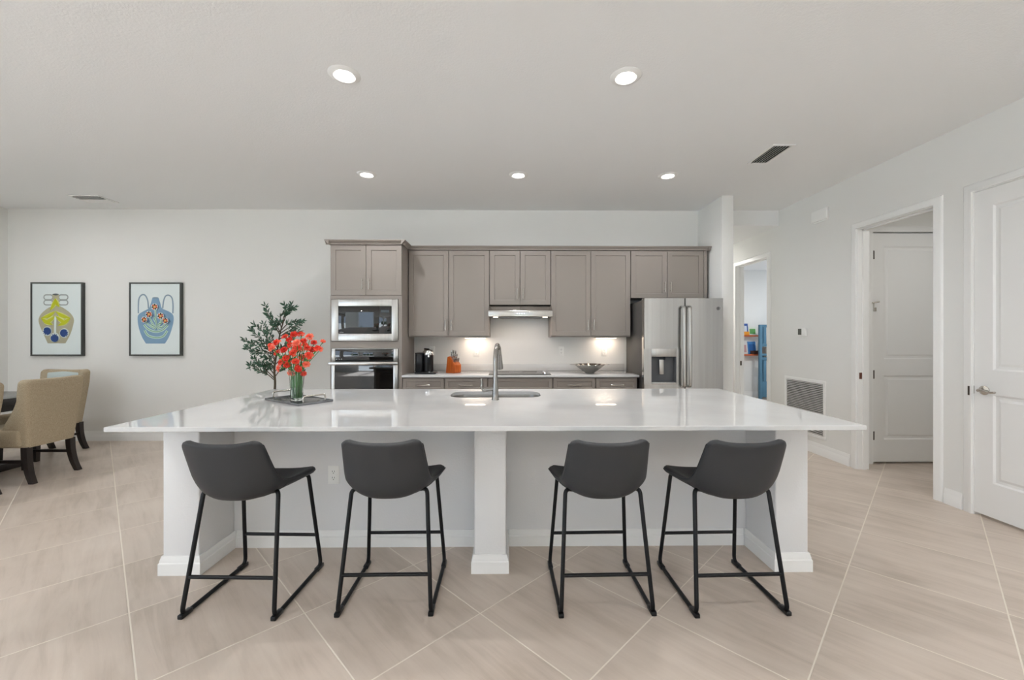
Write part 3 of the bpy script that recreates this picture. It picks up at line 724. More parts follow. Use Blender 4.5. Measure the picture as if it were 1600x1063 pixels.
for k in range(5): g.box(gx0+0.018+k*0.009, gx0+0.024+k*0.009, my-0.0047, my-0.0039, gz0+0.012, gz0+0.019)
obj('maker_mark', g, mat('grey_mark', (150, 150, 150), 0.5), d)
d = obj('control_panel', MB().box(gx1-0.143, gx1-0.002, my-0.004, FY-0.016, gz0+0.002, gz1-0.002, 0.003), BLACKGLASS, r)
obj('display', MB().box(gx1-0.12, gx1-0.03, my-0.0055, my-0.0039, gz1-0.075, gz1-0.045), mat('display_grey', (60, 66, 70), 0.2), d)
# wall oven
r = thing('wall_oven', 'built-in wall oven below the microwave in the tower', 'oven', (-1.66, FY, 0.45))
ox0, ox1 = -2.037, -1.279
obj('body', MB().box(ox0+0.02, ox1-0.02, FY-0.002, FY+0.5, 0.455, 1.20), BLACKPL, r)
g = MB(); g.box(ox0, -2.0, FY-0.03, FY-0.0195, 1.068, 1.213, 0.001); g.box(-1.329, ox1, FY-0.03, FY-0.0195, 1.068, 1.213, 0.001); g.box(-2.0, -1.329, FY-0.03, FY-0.0195, 1.206, 1.213, 0.001)
obj('oven_trim', g, STEEL, r)
d = obj('control_panel', MB().box(-1.999, -1.330, FY-0.032, FY-0.004, 1.07, 1.2055, 0.002), BLACKGLASS, r)
for x in (-1.982, -1.95, -1.925): obj('control_icon', MB().cyl((x, FY-0.0335, 1.092), (x, FY-0.0318, 1.092), 0.0055 if x != -1.95 else 0.003, 10), mat('icon_white', (214, 216, 218), 0.4), d)
g = MB(); g.box(ox0, -2.0, FY-0.04, FY-0.0195, 0.455, 1.062, 0.002); g.box(-1.329, ox1, FY-0.04, FY-0.0195, 0.455, 1.062, 0.002); g.box(-2.0, -1.329, FY-0.04, FY-0.0195, 0.455, 0.53, 0.002); g.box(-2.0, -1.329, FY-0.04, FY-0.0195, 1.025, 1.062, 0.002)
d = obj('oven_door', g, STEEL, r)
obj('door_glass', MB().box(-1.999, -1.330, FY-0.036, FY-0.004, 0.531, 1.024), BLACKGLASS, d)
g = MB(); g.box(ox0-0.018, ox1+0.016, FY-0.09, FY-0.066, 1.026, 1.062, 0.006)
for x in (ox0+0.03, ox1-0.03): g.box(x-0.012, x+0.012, FY-0.068, FY-0.038, 1.032, 1.056)
obj('door_handle', g, STEELH, d)

# base cabinets
CT, CB = 0.904, 0.879
bx = [-1.234, -0.745, -0.245, 0.510, 1.009, 1.499]
bl = ['taupe base cabinet under the coffee machine, next to the oven tower', 'taupe base cabinet under the knife block', 'wide taupe base cabinet under the cooktop', 'taupe base cabinet under the silver bowl, next to the cooktop unit', 'taupe base cabinet next to the fridge']
for i in range(5):
    x0, x1 = bx[i], bx[i+1]; y = 4.845
    r = thing('base_cabinet', bl[i], 'cabinet', ((x0+x1)/2, BY, 0))
    g = MB(); carcass(g, x0+0.001, x1-0.001, y, BY-0.001, 0.1, CB-0.0005); g.box(x0+0.002, x1-0.002, y+0.06, y+0.075, 0, 0.1); obj('carcass', g, CAB, r)
    a, b = x0+0.008, x1-0.008
    if i == 2: obj('front_panel', shaker(MB(), a, b, 0.725, 0.868, y-0.0205, rail=0.036), CAB, r, smooth=20)
    else:
        d = obj('drawer', shaker(MB(), a, b, 0.725, 0.868, y-0.0205, rail=0.036), CAB, r, smooth=20); bar_pull(d, (a+b)/2, y-0.0205, 0.79, False, 0.16)
    mid = (a+b)/2
    if i == 2:
        for p, q, h in ((a, mid-0.002, mid-0.035), (mid+0.002, b, mid+0.035)):
            d = obj('door', shaker(MB(), p, q, 0.11, 0.715, y-0.0205), CAB, r, smooth=20); bar_pull(d, h, y-0.0205, 0.6)
    else:
        d = obj('door', shaker(MB(), a, b, 0.11, 0.715, y-0.0205), CAB, r, smooth=20); bar_pull(d, b-0.035, y-0.0205, 0.6)
r = thing('kitchen_worktop', 'white quartz worktop with upstand along the back wall', 'worktop', (0.14, BY, CB))
obj('slab', MB().box(-1.2335, 1.513, 4.80, BY-0.001, CB, CT, 0.003), QUARTZ, r)
obj('upstand', MB().box(-1.2335, 1.513, BY-0.02, BY-0.001, CT, 0.993, 0.002), QUARTZ, r)
# cooktop
r = thing('cooktop', 'flat black glass cooktop set in the back worktop under the hood', 'cooktop', (0.13, 5.05, CT))
obj('glass_top', MB().box(-0.235, 0.495, 4.83, 5.345, CT+0.0004, CT+0.006, 0.002), COOKGLASS, r)
for cx, cy, rr in ((-0.06, 4.97, 0.085), (-0.06, 5.21, 0.07), (0.26, 4.97, 0.07), (0.26, 5.21, 0.095)):
    obj('burner_ring', MB().tube([(cx+rr*math.cos(2*PI*k/32), cy+rr*math.sin(2*PI*k/32), CT+0.0062) for k in range(32)], 0.0006, 4, True), mat('burner_grey', (110, 106, 102), 0.4), r)
for y in (4.93, 5.06): obj('chrome_piece', MB().lathe([(0, 0), (0.022, 0), (0.02, 0.018), (0.013, 0.024), (0, 0.026)], 18, (0.43, y, CT+0.006)), CHROME, r)  # two small turned chrome pieces at the right of the glass

# refrigerator
r = thing('refrigerator', 'stainless French door refrigerator with a water dispenser', 'refrigerator', (1.97, 4.7, 0))
fy = 4.66
obj('body', MB().box(1.535, 2.405, fy+0.085, BY-0.03, 0.03, 1.765, 0.004), SIDEDARK, r)
for x in (1.56, 2.28): obj('hinge_cover', MB().box(x, x+0.1, fy+0.082, fy+0.16, 1.766, 1.785, 0.004), BLACKPL, r)
def fdoor(mb, x0, x1, z0, z1, bow=0.008):
    n = 12; G = []
    xs_ = [x0+(x1-x0)*k/n for k in range(n+1)]
    fr = [(x, fy+bow*(1-math.sin(PI*(0.08+0.84*k/n)))) for k, x in enumerate(xs_)]
    e = 0.008
    fr[0] = (x0, fr[0][1]+e); fr[-1] = (x1, fr[-1][1]+e); fr.insert(1, (x0+e*0.7, fr[1][1]+0.001)); fr.insert(-1, (x1-e*0.7, fr[-2][1]+0.001))
    mb.prism(fr+[(x1, fy+0.078), (x0, fy+0.078)], 'z', z0, z1); return mb
# left door is built round the dispenser recess
dx0, dx1, dz0, dz1 = 1.604, 1.886, 0.815, 1.214
g = MB(); L0, L1 = 1.520, 1.9835
def slabs(mb, x0, x1, z0, z1): mb.box(x0, x1, fy+0.0015, fy+0.078, z0, z1)
g.box(L0, dx0, fy, fy+0.078, 0.70, 1.784, 0.006); slabs(g, dx0-0.007, dx1+0.007, 0.70, dz0); slabs(g, dx0-0.007, dx1+0.007, dz1, 1.784); g.box(dx1, L1, fy, fy+0.078, 0.70, 1.784, 0.006)
g = fdoor(MB(), L0, L1, 0.70, dz0); fdoor(g, L0, L1, dz1, 1.784)
g2 = fdoor(MB(), L0, dx0, dz0, dz1, 0.006); fdoor(g2, dx1, L1, dz0, dz1, 0.006)
g.box(L0+0.0005, dx0, fy+0.0022, fy+0.078, dz0, dz1); g.box(dx1, L1-0.0005, fy+0.0022, fy+0.078, dz0, dz1)
g2.bm.free()
dl = obj('door', g, FRIDGE, r, smooth=30)
# dispenser
obj('dispenser_panel', MB().box(dx0, dx1, fy-0.004, fy+0.03, 1.125, dz1, 0.003), STEEL, dl)
g = MB(); g.box(dx0, dx1, fy+0.07, fy+0.076, dz0, 1.125); g.box(dx0, dx0+0.008, fy+0.001, fy+0.07, dz0, 1.125); g.box(dx1-0.008, dx1, fy+0.001, fy+0.07, dz0, 1.125)
obj('dispenser_recess', g, GREYPL, dl)
obj('drip_tray', MB().box(dx0, dx1, fy-0.006, fy+0.07, dz0, dz0+0.022, 0.003), STEEL, dl)
obj('paddle', MB().box(1.70, 1.75, fy+0.02, fy+0.035, 0.925, 1.09, 0.003), STEEL, dl)
obj('spout', MB().cyl((1.757, fy+0.02, 1.09), (1.757, fy+0.02, 1.126), 0.012), BLACKPL, dl)
def fhandle(x, parent):
    pts = [(x, fy-0.005, 0.79), (x, fy-0.045, 0.80), (x, fy-0.06, 0.86), (x, fy-0.064, 1.24), (x, fy-0.06, 1.62), (x, fy-0.045, 1.68), (x, fy-0.005, 1.69)]
    g = MB(); P = catmull(pts, 5); w = 0.016; t_ = 0.009; G = []
    for i, p in enumerate(P):
        a = P[max(0, i-1)]; b = P[min(len(P)-1, i+1)]; tg = (b-a).normalized(); nn = Vector((0, -tg.z, tg.y))
        ring = []
        for k in range(12):
            an = 2*PI*k/12; c, s_ = math.cos(an), math.sin(an)
            ring.append(p+Vector((w*math.copysign(abs(c)**0.6, c), 0, 0))+nn*t_*math.copysign(abs(s_)**0.6, s_))
        G.append(ring)
    g.grid(G, True); g.recalc = True
    obj('door_handle', g, STEEL, parent, smooth=50)
fhandle(1.952, dl)
dr_ = obj('door', fdoor(MB(), 1.9885, 2.421, 0.70, 1.784), FRIDGE, r, smooth=30); fhandle(2.018, dr_)
g = MB(); g.cyl((2.362, fy+0.004, 1.67), (2.362, fy-0.001, 1.67), 0.019, 24)
bd = obj('badge', g, mat('badge_grey', (100, 100, 100), 0.35, 0.8), dr_)
g = MB()
g.tube([(2.362+0.015*math.cos(2*PI*k/24), fy-0.0012, 1.67+0.015*math.sin(2*PI*k/24)) for k in range(24)], 0.0008, 5, True)
g.tube(catmull([(2.377, fy-0.0012, 1.677), (2.374, fy-0.0012, 1.668), (2.38, fy-0.0012, 1.662), (2.384, fy-0.0012, 1.668), (2.39, fy-0.0012, 1.677), (2.395, fy-0.0012, 1.67), (2.388, fy-0.0012, 1.662)], 4), 0.0008, 5)
obj('emblem_script', g, CHROME, bd)
dz = obj('freezer_drawer', fdoor(MB(), 1.52, 2.421, 0.06, 0.692), FRIDGE, r, smooth=30)
g = MB(); g.tube(fillet([(1.60, fy+0.004, 0.60), (1.60, fy-0.055, 0.60), (2.34, fy-0.055, 0.60), (2.34, fy+0.004, 0.60)], 0.03), 0.011, 10)
obj('drawer_handle', g, STEEL, dz)
obj('toe_grille', MB().box(1.54, 2.40, fy+0.05, fy+0.08, 0.0, 0.055), BLACKPL, r)

# ---------------------------------------------------------------- island
r = thing('kitchen_island', 'white kitchen island base with three square columns facing the stools', 'kitchen island', (-0.1, 2.9, 0))
IX0, IX1, PY, CY = -1.972, 1.735, 2.70, 2.392
g = MB(); g.box(IX0, IX1, PY, PY+0.10, 0, CB); g.box(IX0, IX0+0.03, PY+0.10, 3.50, 0, CB); g.box(IX1-0.03, IX1, PY+0.10, 3.50, 0, CB)
obj('panel', g, ISLM, r)
g = MB(); 
xs = [IX0+0.03, -1.3, -0.46, 0.26, 1.0, IX1-0.03]
g.box(IX0+0.03, IX1-0.03, 3.44, 3.46, 0, 0.1)
cabs = obj('cabinet_box', g.box(IX0+0.03, IX1-0.03, 3.48, 3.50, 0.1, CB), CAB, r)
for a, b in zip(xs, xs[1:]):
    dd = MB(); shaker(dd, -b+0.004, -a-0.004, 0.12, 0.865, -3.5205); bmesh.ops.transform(dd.bm, matrix=Matrix.Rotation(PI, 4, 'Z'), verts=dd.bm.verts)
    d = obj('door', dd, CAB, r, smooth=20)
cols = [(IX0, -1.766), (-0.199, -0.015), (1.545, IX1)]
for a, b in cols:
    c = obj('column', MB().box(a, b, CY, PY-0.0005, 0, CB, 0.008, 3), ISLM, r)
    g = MB(); h = 0.105; q = 0.016
    g.grid([[(a+p, PY-0.0005, z), (a+p, CY+p, z), (b-p, CY+p, z), (b-p, PY-0.0005, z)] for p, z in base_prof(h, q)[1:]]); g.recalc = True
    obj('baseboard', g, TRIM, c)
for a, b in ((cols[0][1]+0.017, cols[1][0]-0.017), (cols[1][1]+0.017, cols[2][0]-0.017)):
    obj('baseboard', base_x(MB(), a, b, PY, 0.105, 0.016), TRIM, r)
# worktop with the sink cut-out
SX0, SX1, SY0, SY1 = -0.447, 0.244, 3.075, 3.42
wx0, wx1, wy0, wy1 = -2.018, 1.818, 2.094, 3.575
inner = rrect(SX0, SX1, SY0, SY1, 0.11, 8); cx, cy = (SX0+SX1)/2, (SY0+SY1)/2
outer = []
for x, y in inner:
    dx, dy = x-cx, y-cy; k = min(((wx1-cx) if dx > 0 else (cx-wx0))/max(abs(dx), 1e-6), ((wy1-cy) if dy > 0 else (cy-wy0))/max(abs(dy), 1e-6)); outer.append((cx+dx*k, cy+dy*k))
def snap_corners(out):
    for c in ((wx1, wy0), (wx1, wy1), (wx0, wy1), (wx0, wy0)):
        j = min(range(len(out)), key=lambda i: (out[i][0]-c[0])**2+(out[i][1]-c[1])**2); out[j] = c
    return out
outer = snap_corners(outer)
g = MB(); n = len(inner); e = 0.003
def inset(p, d): return (min(max(p[0], wx0+d), wx1-d), min(max(p[1], wy0+d), wy1-d))
def ring(pts, z): return [g.bm.verts.new((x, y, z)) for x, y in pts]
R = [ring(inner, CB), ring(inner, CT), ring([inset(p, e) for p in outer], CT), ring(outer, CT-e), ring(outer, CB+e), ring([inset(p, e) for p in outer], CB)]
for i in range(len(R)):
    a, b = R[i], R[(i+1) % len(R)]
    for k in range(n): g.bm.faces.new((a[k], a[(k+1) % n], b[(k+1) % n], b[k]))
g.recalc = True
single('island_worktop', g, QUARTZ, 'large polished white quartz slab on the island', 'worktop', smooth=30)
# sink
r = thing('kitchen_sink', 'stainless undermount sink let into the island worktop', 'sink', (cx, cy, CB-0.2))
g = MB(); z0 = CB-0.0005
rg = []
for off, z, rad in ((0.03, z0, 0.13), (0.003, z0, 0.112), (0.0, z0-0.02, 0.11), (-0.008, z0-0.17, 0.10), (-0.03, z0-0.195, 0.08)):
    rg.append([(x, y, z) for x, y in rrect(SX0-off, SX1+off, SY0-off, SY1+off, rad, 8)])
g.grid(rg, True); f = g.bm.faces.new([g.bm.verts.new(p) for p in rg[-1]]); g.recalc = True
obj('basin', g, SINKM, r, smooth=40)
obj('drain', MB().lathe([(0, 0), (0.045, 0), (0.04, 0.004), (0, 0.002)], 24, (cx, cy, z0-0.195)), CHROME, r)
# faucet
fx, fyy = -0.096, 2.968
r = thing('kitchen_faucet', 'brushed nickel gooseneck faucet beside the island sink', 'faucet', (fx, fyy, CT))
obj('body', MB().lathe([(0, 0), (0.027, 0), (0.027, 0.006), (0.024, 0.012), (0.022, 0.05), (0.021, 0.085), (0.0165, 0.13), (0.0155, 0.17), (0.0155, 0.21), (0, 0.21)], 24, (fx, fyy, CT)), FAUCETM, r, smooth=50)
arc = [(fx, fyy, CT+0.2), (fx, fyy, CT+0.30), (fx+0.006, fyy+0.03, CT+0.37), (fx+0.014, fyy+0.085, CT+0.388), (fx+0.022, fyy+0.14, CT+0.36), (fx+0.026, fyy+0.165, CT+0.31)]
obj('spout', MB().tube(catmull(arc, 7), 0.0155, 14), FAUCETM, r, smooth=60)
obj('spray_head', MB().tube([(fx+0.0255, fyy+0.163, CT+0.315), (fx+0.027, fyy+0.172, CT+0.28), (fx+0.029, fyy+0.182, CT+0.22), (fx+0.030, fyy+0.185, CT+0.205)], [0.0165, 0.019, 0.024, 0.0225], 16), FAUCETM, r, smooth=50)
g = MB(); g.tube([(fx-0.012, fyy, CT+0.078), (fx-0.05, fyy, CT+0.074), (fx-0.075, fyy, CT+0.07)], [0.015, 0.0155, 0.017], 16); g.ball((fx-0.078, fyy, CT+0.07), 0.0175)
g.tube(catmull([(fx-0.088, fyy, CT+0.072), (fx-0.099, fyy, CT+0.09), (fx-0.097, fyy-0.003, CT+0.12), (fx-0.1, fyy-0.004, CT+0.152)], 5), [0.0085]*8+[0.0065]*7+[0.006], 10)
obj('lever_handle', g, FAUCETM, r, smooth=50)

# ---------------------------------------------------------------- bar stools
def make_stool():
    r = thing('bar_stool', '', 'bar stool', (0, 0, 0), 0, 'grey bar stools at the island')
    K = [  # centre (y, z), edge (y, z), half width, from the front lip to the top of the back
        ((0.186, 0.562), (0.166, 0.584), 0.236), ((0.181, 0.580), (0.167, 0.603), 0.242), ((0.130, 0.580), (0.120, 0.607), 0.244), ((0.03, 0.570), (0.03, 0.612), 0.236), ((-0.07, 0.561), (-0.05, 0.618), 0.224),
        ((-0.150, 0.560), (-0.105, 0.630), 0.213), ((-0.205, 0.577), (-0.150, 0.655), 0.209), ((-0.240, 0.625), (-0.185, 0.700), 0.203), ((-0.262, 0.698), (-0.213, 0.752), 0.198),
        ((-0.280, 0.775), (-0.240, 0.805), 0.194), ((-0.295, 0.832), (-0.262, 0.850), 0.190), ((-0.300, 0.852), (-0.272, 0.876), 0.188)]
    cen_ = catmull([(0, a[0], a[1]) for a, b, w in K], 24); edg_ = catmull([(w, b[0], b[1]) for a, b, w in K], 24)
    acc = [0.0]
    for p, q in zip(edg_, edg_[1:]): acc.append(acc[-1]+(Vector((0, q.y, q.z))-Vector((0, p.y, p.z))).length)
    Lt = acc[-1]; R0, R1 = 0.08, 0.042
    ss = [R0*(1-math.cos(PI/2*k/7)) for k in range(7)]+[R0+(Lt-R0-R1)*k/26 for k in range(27)]+[Lt-R1*(1-math.sin(PI/2*k/7)) for k in range(1, 8)]
    U = 24; G = []; cen = []; edg = []
    for sv in ss:
        k = max(0, min(len(acc)-2, next((i for i in range(len(acc)-1) if acc[i+1] >= sv-1e-9), len(acc)-2))); f = (sv-acc[k])/max(1e-9, acc[k+1]-acc[k])
        c = cen_[k].lerp(cen_[k+1], f); e_ = edg_[k].lerp(edg_[k+1], f)
        w = e_.x; w0 = w
        if sv < R0: w -= R0-math.sqrt(max(0, R0*R0-(R0-sv)**2))
        if sv > Lt-R1: w -= R1-math.sqrt(max(0, R1*R1-(R1-(Lt-sv))**2))
        row = []
        for j in range(U+1):
            u = -math.cos(PI*j/U)*0.45+(-1+2*j/U)*0.55; x = w*u; bl_ = abs(x/w0)**2.6
            row.append((x, c.y+(e_.y-c.y)*bl_, c.z+(e_.z-c.z)*bl_))
        G.append(row)
    # closed padded shell: offset along normals
    nu, nv = U+1, len(G); V = [[Vector(p) for p in row] for row in G]; Nn = [[None]*nu for _ in range(nv)]
    for i in range(nv):
        for j in range(nu):
            a = V[min(i+1, nv-1)][j]-V[max(i-1, 0)][j]; b = V[i][min(j+1, nu-1)]-V[i][max(j-1, 0)]
            Nn[i][j] = a.cross(b).normalized()
    if Nn[nv//3][nu//2].z < 0: Nn = [[-q for q in row] for row in Nn]
    th = 0.016
    def edgef(i, j):
        d = min(i/5, (nv-1-i)/5, j/2, (nu-1-j)/2, 1.0); return math.sqrt(max(0.0, 1-(1-d)**2))*0.62+0.38
    top = [[V[i][j]+Nn[i][j]*th*edgef(i, j) for j in range(nu)] for i in range(nv)]; bot = [[V[i][j]-Nn[i][j]*th*edgef(i, j) for j in range(nu)] for i in range(nv)]
    g = MB(); bm = g.bm
    A = [[bm.verts.new(p) for p in row] for row in top]; B = [[bm.verts.new(p) for p in row] for row in bot]
    for i in range(nv-1):
        for j in range(nu-1):
            bm.faces.new((A[i][j], A[i][j+1], A[i+1][j+1], A[i+1][j])); bm.faces.new((B[i][j], B[i+1][j], B[i+1][j+1], B[i][j+1]))
    for i in range(nv-1):
        for j in (0, nu-1): bm.faces.new((A[i][j], A[i+1][j], B[i+1][j], B[i][j]))
    for j in range(nu-1):
        for i in (0, nv-1): bm.faces.new((A[i][j], A[i][j+1], B[i][j+1], B[i][j]))
    g.recalc = True
    seat = obj('bucket_seat', g, LEATHER, r, smooth=80, local=True)
    # piping seam low on the back of the shell and round the rim
    k = 18; g = MB(); g.tube([bot[k][j]-Nn[k][j]*0.0005 for j in range(1, nu-1)], 0.0026, 6)
    for jj in (0, nu-1):
        off = Vector((-0.003 if jj == 0 else 0.003, 0, 0)); g.tube([V[i][jj]+off for i in range(6, nv-6)], 0.0024, 6)
    obj('piping', g, LEATHER, seat, smooth=60, local=True)
    for s_ in (-1, 1):
        x0, xt = 0.226*s_, 0.19*s_
        pts = [(0.135*s_, -0.10, 0.566), (xt, -0.135, 0.585), (x0, -0.232, 0.010), (x0, 0.232, 0.010), (xt, 0.155, 0.573), (0.14*s_, 0.12, 0.562)]
        P = fillet(pts, 0.045, 7)
        sf = obj('side_frame', MB().tube(P, 0.0105, 12), BLACKMET, r, smooth=60, local=True)
        for yy in (-1, 1):
            obj('foot_cap', MB().box(x0-0.013, x0+0.013, yy*0.208-0.034, yy*0.208+0.034, 0.0, 0.021, 0.004), BLACKPL, sf, local=True)
    for yy, z in ((-0.203, 0.185), (0.206, 0.20)):
        xx = 0.2135
        obj('stretcher', MB().cyl((-xx, yy, z), (xx, yy, z), 0.009, 12), BLACKMET, r, smooth=60, local=True)
    g = MB()
    for yy, dz in ((-0.10, 0.0), (0.12, 0.008)):
        g.tube(catmull([(-0.15, yy, 0.572+dz), (-0.08, yy, 0.558+dz), (0, yy, 0.552+dz), (0.08, yy, 0.558+dz), (0.15, yy, 0.572+dz)], 4), 0.008, 8)
    g2 = obj('seat_support', g, BLACKMET, r, smooth=60, local=True)
    return r
stool = make_stool()
spots = [(-1.340, 2.240, -2.0, 'grey bucket bar stool in front of the left end column, turned outward'),
         (-0.607, 2.256, 0.5, 'grey bucket bar stool left of the middle column, beside the island outlet'),
         (0.474, 2.243, 1.2, 'grey bucket bar stool just right of the middle column'),
         (1.127, 2.236, 1.5, 'grey bucket bar stool in front of the right end column')]
for i, (x, y, a, lb) in enumerate(spots):
    o = stool if i == 0 else copy_tree(stool)
    o.location = (x, y, 0); o.rotation_euler = (0, 0, math.radians(a)); o['label'] = lb

# ---------------------------------------------------------------- tray, vase and flowers
ta = math.atan2(-0.275, 0.378); tcx, tcy = -1.475, 2.936
tx, ty = Vector((math.cos(ta), math.sin(ta))), Vector((-math.sin(ta), math.cos(ta)))
TM = Matrix.Translation((tcx, tcy, CT)) @ Matrix.Rotation(ta, 4, 'Z')
r = thing('serving_tray', 'dark stone serving tray with metal handles on the island', 'tray', (tcx, tcy, CT), ta)
obj('tray_base', MB().box(-0.225, 0.225, -0.118, 0.118, 0.0, 0.012, 0.002), TRAYM, r, local=True)
g = MB(); 
for a in ((-0.229, 0.229, -0.122, -0.118), (-0.229, 0.229, 0.118, 0.122), (-0.229, -0.225, -0.118, 0.118), (0.225, 0.229, -0.118, 0.118)): g.box(a[0], a[1], a[2], a[3], 0.0, 0.015, 0.001)
obj('rim', g, TRAYE, r, local=True)
for s_ in (-1, 1):
    x = 0.205*s_
    P = fillet([(x, -0.075, 0.010), (x, -0.078, 0.055), (x, 0.078, 0.055), (x, 0.075, 0.010)], 0.02)
    obj('handle', MB().tube(P, 0.0055, 10), NICKEL, r, smooth=60, local=True)
vx, vy, vz = -1.412, 2.865, CT+0.0125
vx, vy = -1.45, 2.86
r = thing('glass_vase', 'clear glass vase of water on the dark tray', 'vase', (vx, vy, vz))
prof_o = [(0.036, 0), (0.040, 0.004), (0.040, 0.03), (0.042, 0.10), (0.047, 0.17), (0.054, 0.215)]
prof_i = [(0.0515, 0.215), (0.0445, 0.17), (0.0395, 0.10), (0.0375, 0.03), (0.034, 0.016), (0, 0.014)]
g = MB(); g.lathe([(0, 0)]+prof_o+prof_i, 32, (vx, vy, vz)); g.recalc = True
obj('glass_body', g, GLASS, r, smooth=50)
g = MB(); g.lathe([(0, 0.0145), (0.0335, 0.0165), (0.0371, 0.03), (0.0385, 0.085), (0.0388, 0.095), (0, 0.095)], 28, (vx, vy, vz)); obj('water', g, WATER, r, smooth=50)
rnd = random.Random(7)
def blossom(mb, c, d, R):
    """ruffled carnation head: many wavy petals fanned over a dome round direction d"""
    d = Vector(d).normalized(); q = d.to_track_quat('Z', 'Y').to_matrix(); c = Vector(c)
    for n, th, L in ((7, 1.4, 1.05), (6, 1.0, 1.0), (5, 0.6, 0.92), (3, 0.22, 0.85)):
        ph = rnd.random()*6
        for k in range(n):
            a = ph+2*PI*k/n+rnd.uniform(-0.15, 0.15); t = th+rnd.uniform(-0.22, 0.22)
            ax = Vector((math.sin(t)*math.cos(a), math.sin(t)*math.sin(a), math.cos(t)))
            sd = Vector((-math.sin(a), math.cos(a), 0)); up_ = ax.cross(sd)
            w = R*0.6; l = R*L*rnd.uniform(0.78, 1.15)
            P0 = ax*l*0.12
            pts = [P0]+[ax*l*(0.92+0.12*(i % 2))+sd*w*(i-2)*0.5+up_*R*0.10*(1 if i % 2 else -1) for i in range(5)]
            mid = ax*l*0.62
            pts = [c+q @ p for p in pts]; m_ = [c+q @ (mid+sd*w*0.55*i+up_*R*0.05*i*i) for i in (-1, 0, 1)]
            mb.poly([pts[0], m_[0], m_[1]]); mb.poly([pts[0], m_[1], m_[2]])
            mb.poly([m_[0], pts[1], pts[2], m_[1]]); mb.poly([m_[1], pts[2], pts[3]]); mb.poly([m_[1], pts[3], pts[4]]); mb.poly([m_[1], pts[4], pts[5], m_[2]])
fg = 'coral carnation stems in the glass vase'
heads = []
NS = 26
def ell(k):
    return None
pix = [(448, 527), (462, 524), (472, 523), (486, 527), (492, 536), (435, 536), (428, 545), (436, 552), (446, 548), (456, 540), (466, 537), (476, 534), (482, 545), (470, 548),
       (460, 552), (450, 560), (443, 566), (440, 575), (452, 570), (464, 565), (474, 560), (484, 556), (490, 548), (497, 545), (480, 570), (468, 576), (476, 582), (458, 582), (466, 545), (455, 532), (478, 540), (502, 546), (506, 534), (425, 540)]
def at_pixel(px, py, y): return Vector(((px-795)*y/650.0, y, CAMZ-(py-525)*y/650.0))
dep = [vy-0.05*math.sqrt(max(0.0, 1-((px-464)/48)**2-((py-550)/40)**2))+rnd.uniform(-0.01, 0.01) for px, py in pix]
for it in range(200):                       # spread the heads in depth until they stand clear of one another
    for i in range(len(pix)):
        for j in range(i):
            d = at_pixel(*pix[i], dep[i])-at_pixel(*pix[j], dep[j])
            if d.length < 0.056:
                sg = 0.002 if d.y >= 0 else -0.002; dep[i] = min(vy+0.11, max(vy-0.11, dep[i]+sg)); dep[j] = min(vy+0.11, max(vy-0.11, dep[j]-sg))
for i, (px, py) in enumerate(pix):
    head = at_pixel(px, py, dep[i]); ox_, oy_ = head.x-vx, head.y-vy
    k_ = min(0.42, 0.04/max(0.04, math.hypot(ox_, oy_)))
    foot = Vector((vx+0.72*k_*ox_, vy+0.72*k_*oy_, vz+0.022))
    nk = Vector((vx+k_*ox_, vy+k_*oy_, vz+0.205))
    if head.z < nk.z+0.03:
        q = 0.046/max(0.046, math.hypot(ox_, oy_)); nk = Vector((vx+ox_*q, vy+oy_*q, vz+0.222))
    dirn = (head-nk).normalized()+Vector((0, -0.75, 0.1))
    r = thing('carnation', 'coral red carnation among the bunch in the glass vase', 'flower', tuple(foot), 0, fg)
    P = catmull([foot, foot.lerp(nk, 0.55), nk, head-dirn.normalized()*0.008], 5)
    obj('stem', MB().tube(P, 0.0022, 6), STEMG, r, smooth=60)
    g = MB(); R_ = rnd.uniform(0.0215, 0.027) if i < 31 else 0.017
    blossom(g, head, dirn, R_)
    obj('blossom', g, (PETAL, PETAL2, PETAL, PETALP, PETAL2, PETAL, PETALP)[i % 7] if i != 32 else PETALP, r, smooth=0)
    g = MB(); g.tube([head-dirn.normalized()*0.018, head-dirn.normalized()*0.004], [0.003, 0.0065], 7); 
    for k in range(5):
        p = P[5+k*2]; dd = Vector((rnd.uniform(-1, 1), rnd.uniform(-1, 1), 0.7)).normalized()*rnd.uniform(0.03, 0.05); s_ = dd.cross(Vector((0, 0, 1))).normalized()*0.006
        if p.z < vz+0.23: continue
        if p.z < vz+0.2: dd = Vector((dd.x*0.25, dd.y*0.25, 0.035)) * 1.0
        g.poly([p, p+dd*0.5+s_, p+dd, p+dd*0.5-s_])
    obj('calyx_leaves', g, LEAFG, r, smooth=0)

# ---------------------------------------------------------------- olive tree in a pot, beyond the island
ox, oy = -2.80, 5.0
r = thing('olive_tree', 'slim potted olive tree on the floor behind the island corner', 'potted tree', (ox, oy, 0))
p_ = obj('pot', MB().lathe([(0, 0), (0.13, 0), (0.16, 0.28), (0.165, 0.30), (0.15, 0.30), (0.145, 0.26), (0, 0.26)], 32, (ox, oy, 0)), POT, r)
obj('soil', MB().lathe([(0, 0.261), (0.1445, 0.261), (0.1445, 0.262), (0, 0.27)], 24, (ox, oy, 0)), SOIL, p_)
rnd = random.Random(3)
def W3(px, py, dy=0.0):
    y = oy+dy; return Vector(((px-795)*y/650.0, y, CAMZ-(py-525)*y/650.0))
gt = MB(); gl = MB()
trunk = catmull([Vector((ox-0.02, oy, 0.262)), Vector((ox-0.01, oy, 0.55)), W3(432, 600), W3(431, 575), W3(436, 545), W3(440, 520), W3(446, 500)], 6)
gt.tube(trunk, [0.017-0.011*i/(len(trunk)-1) for i in range(len(trunk))], 8)
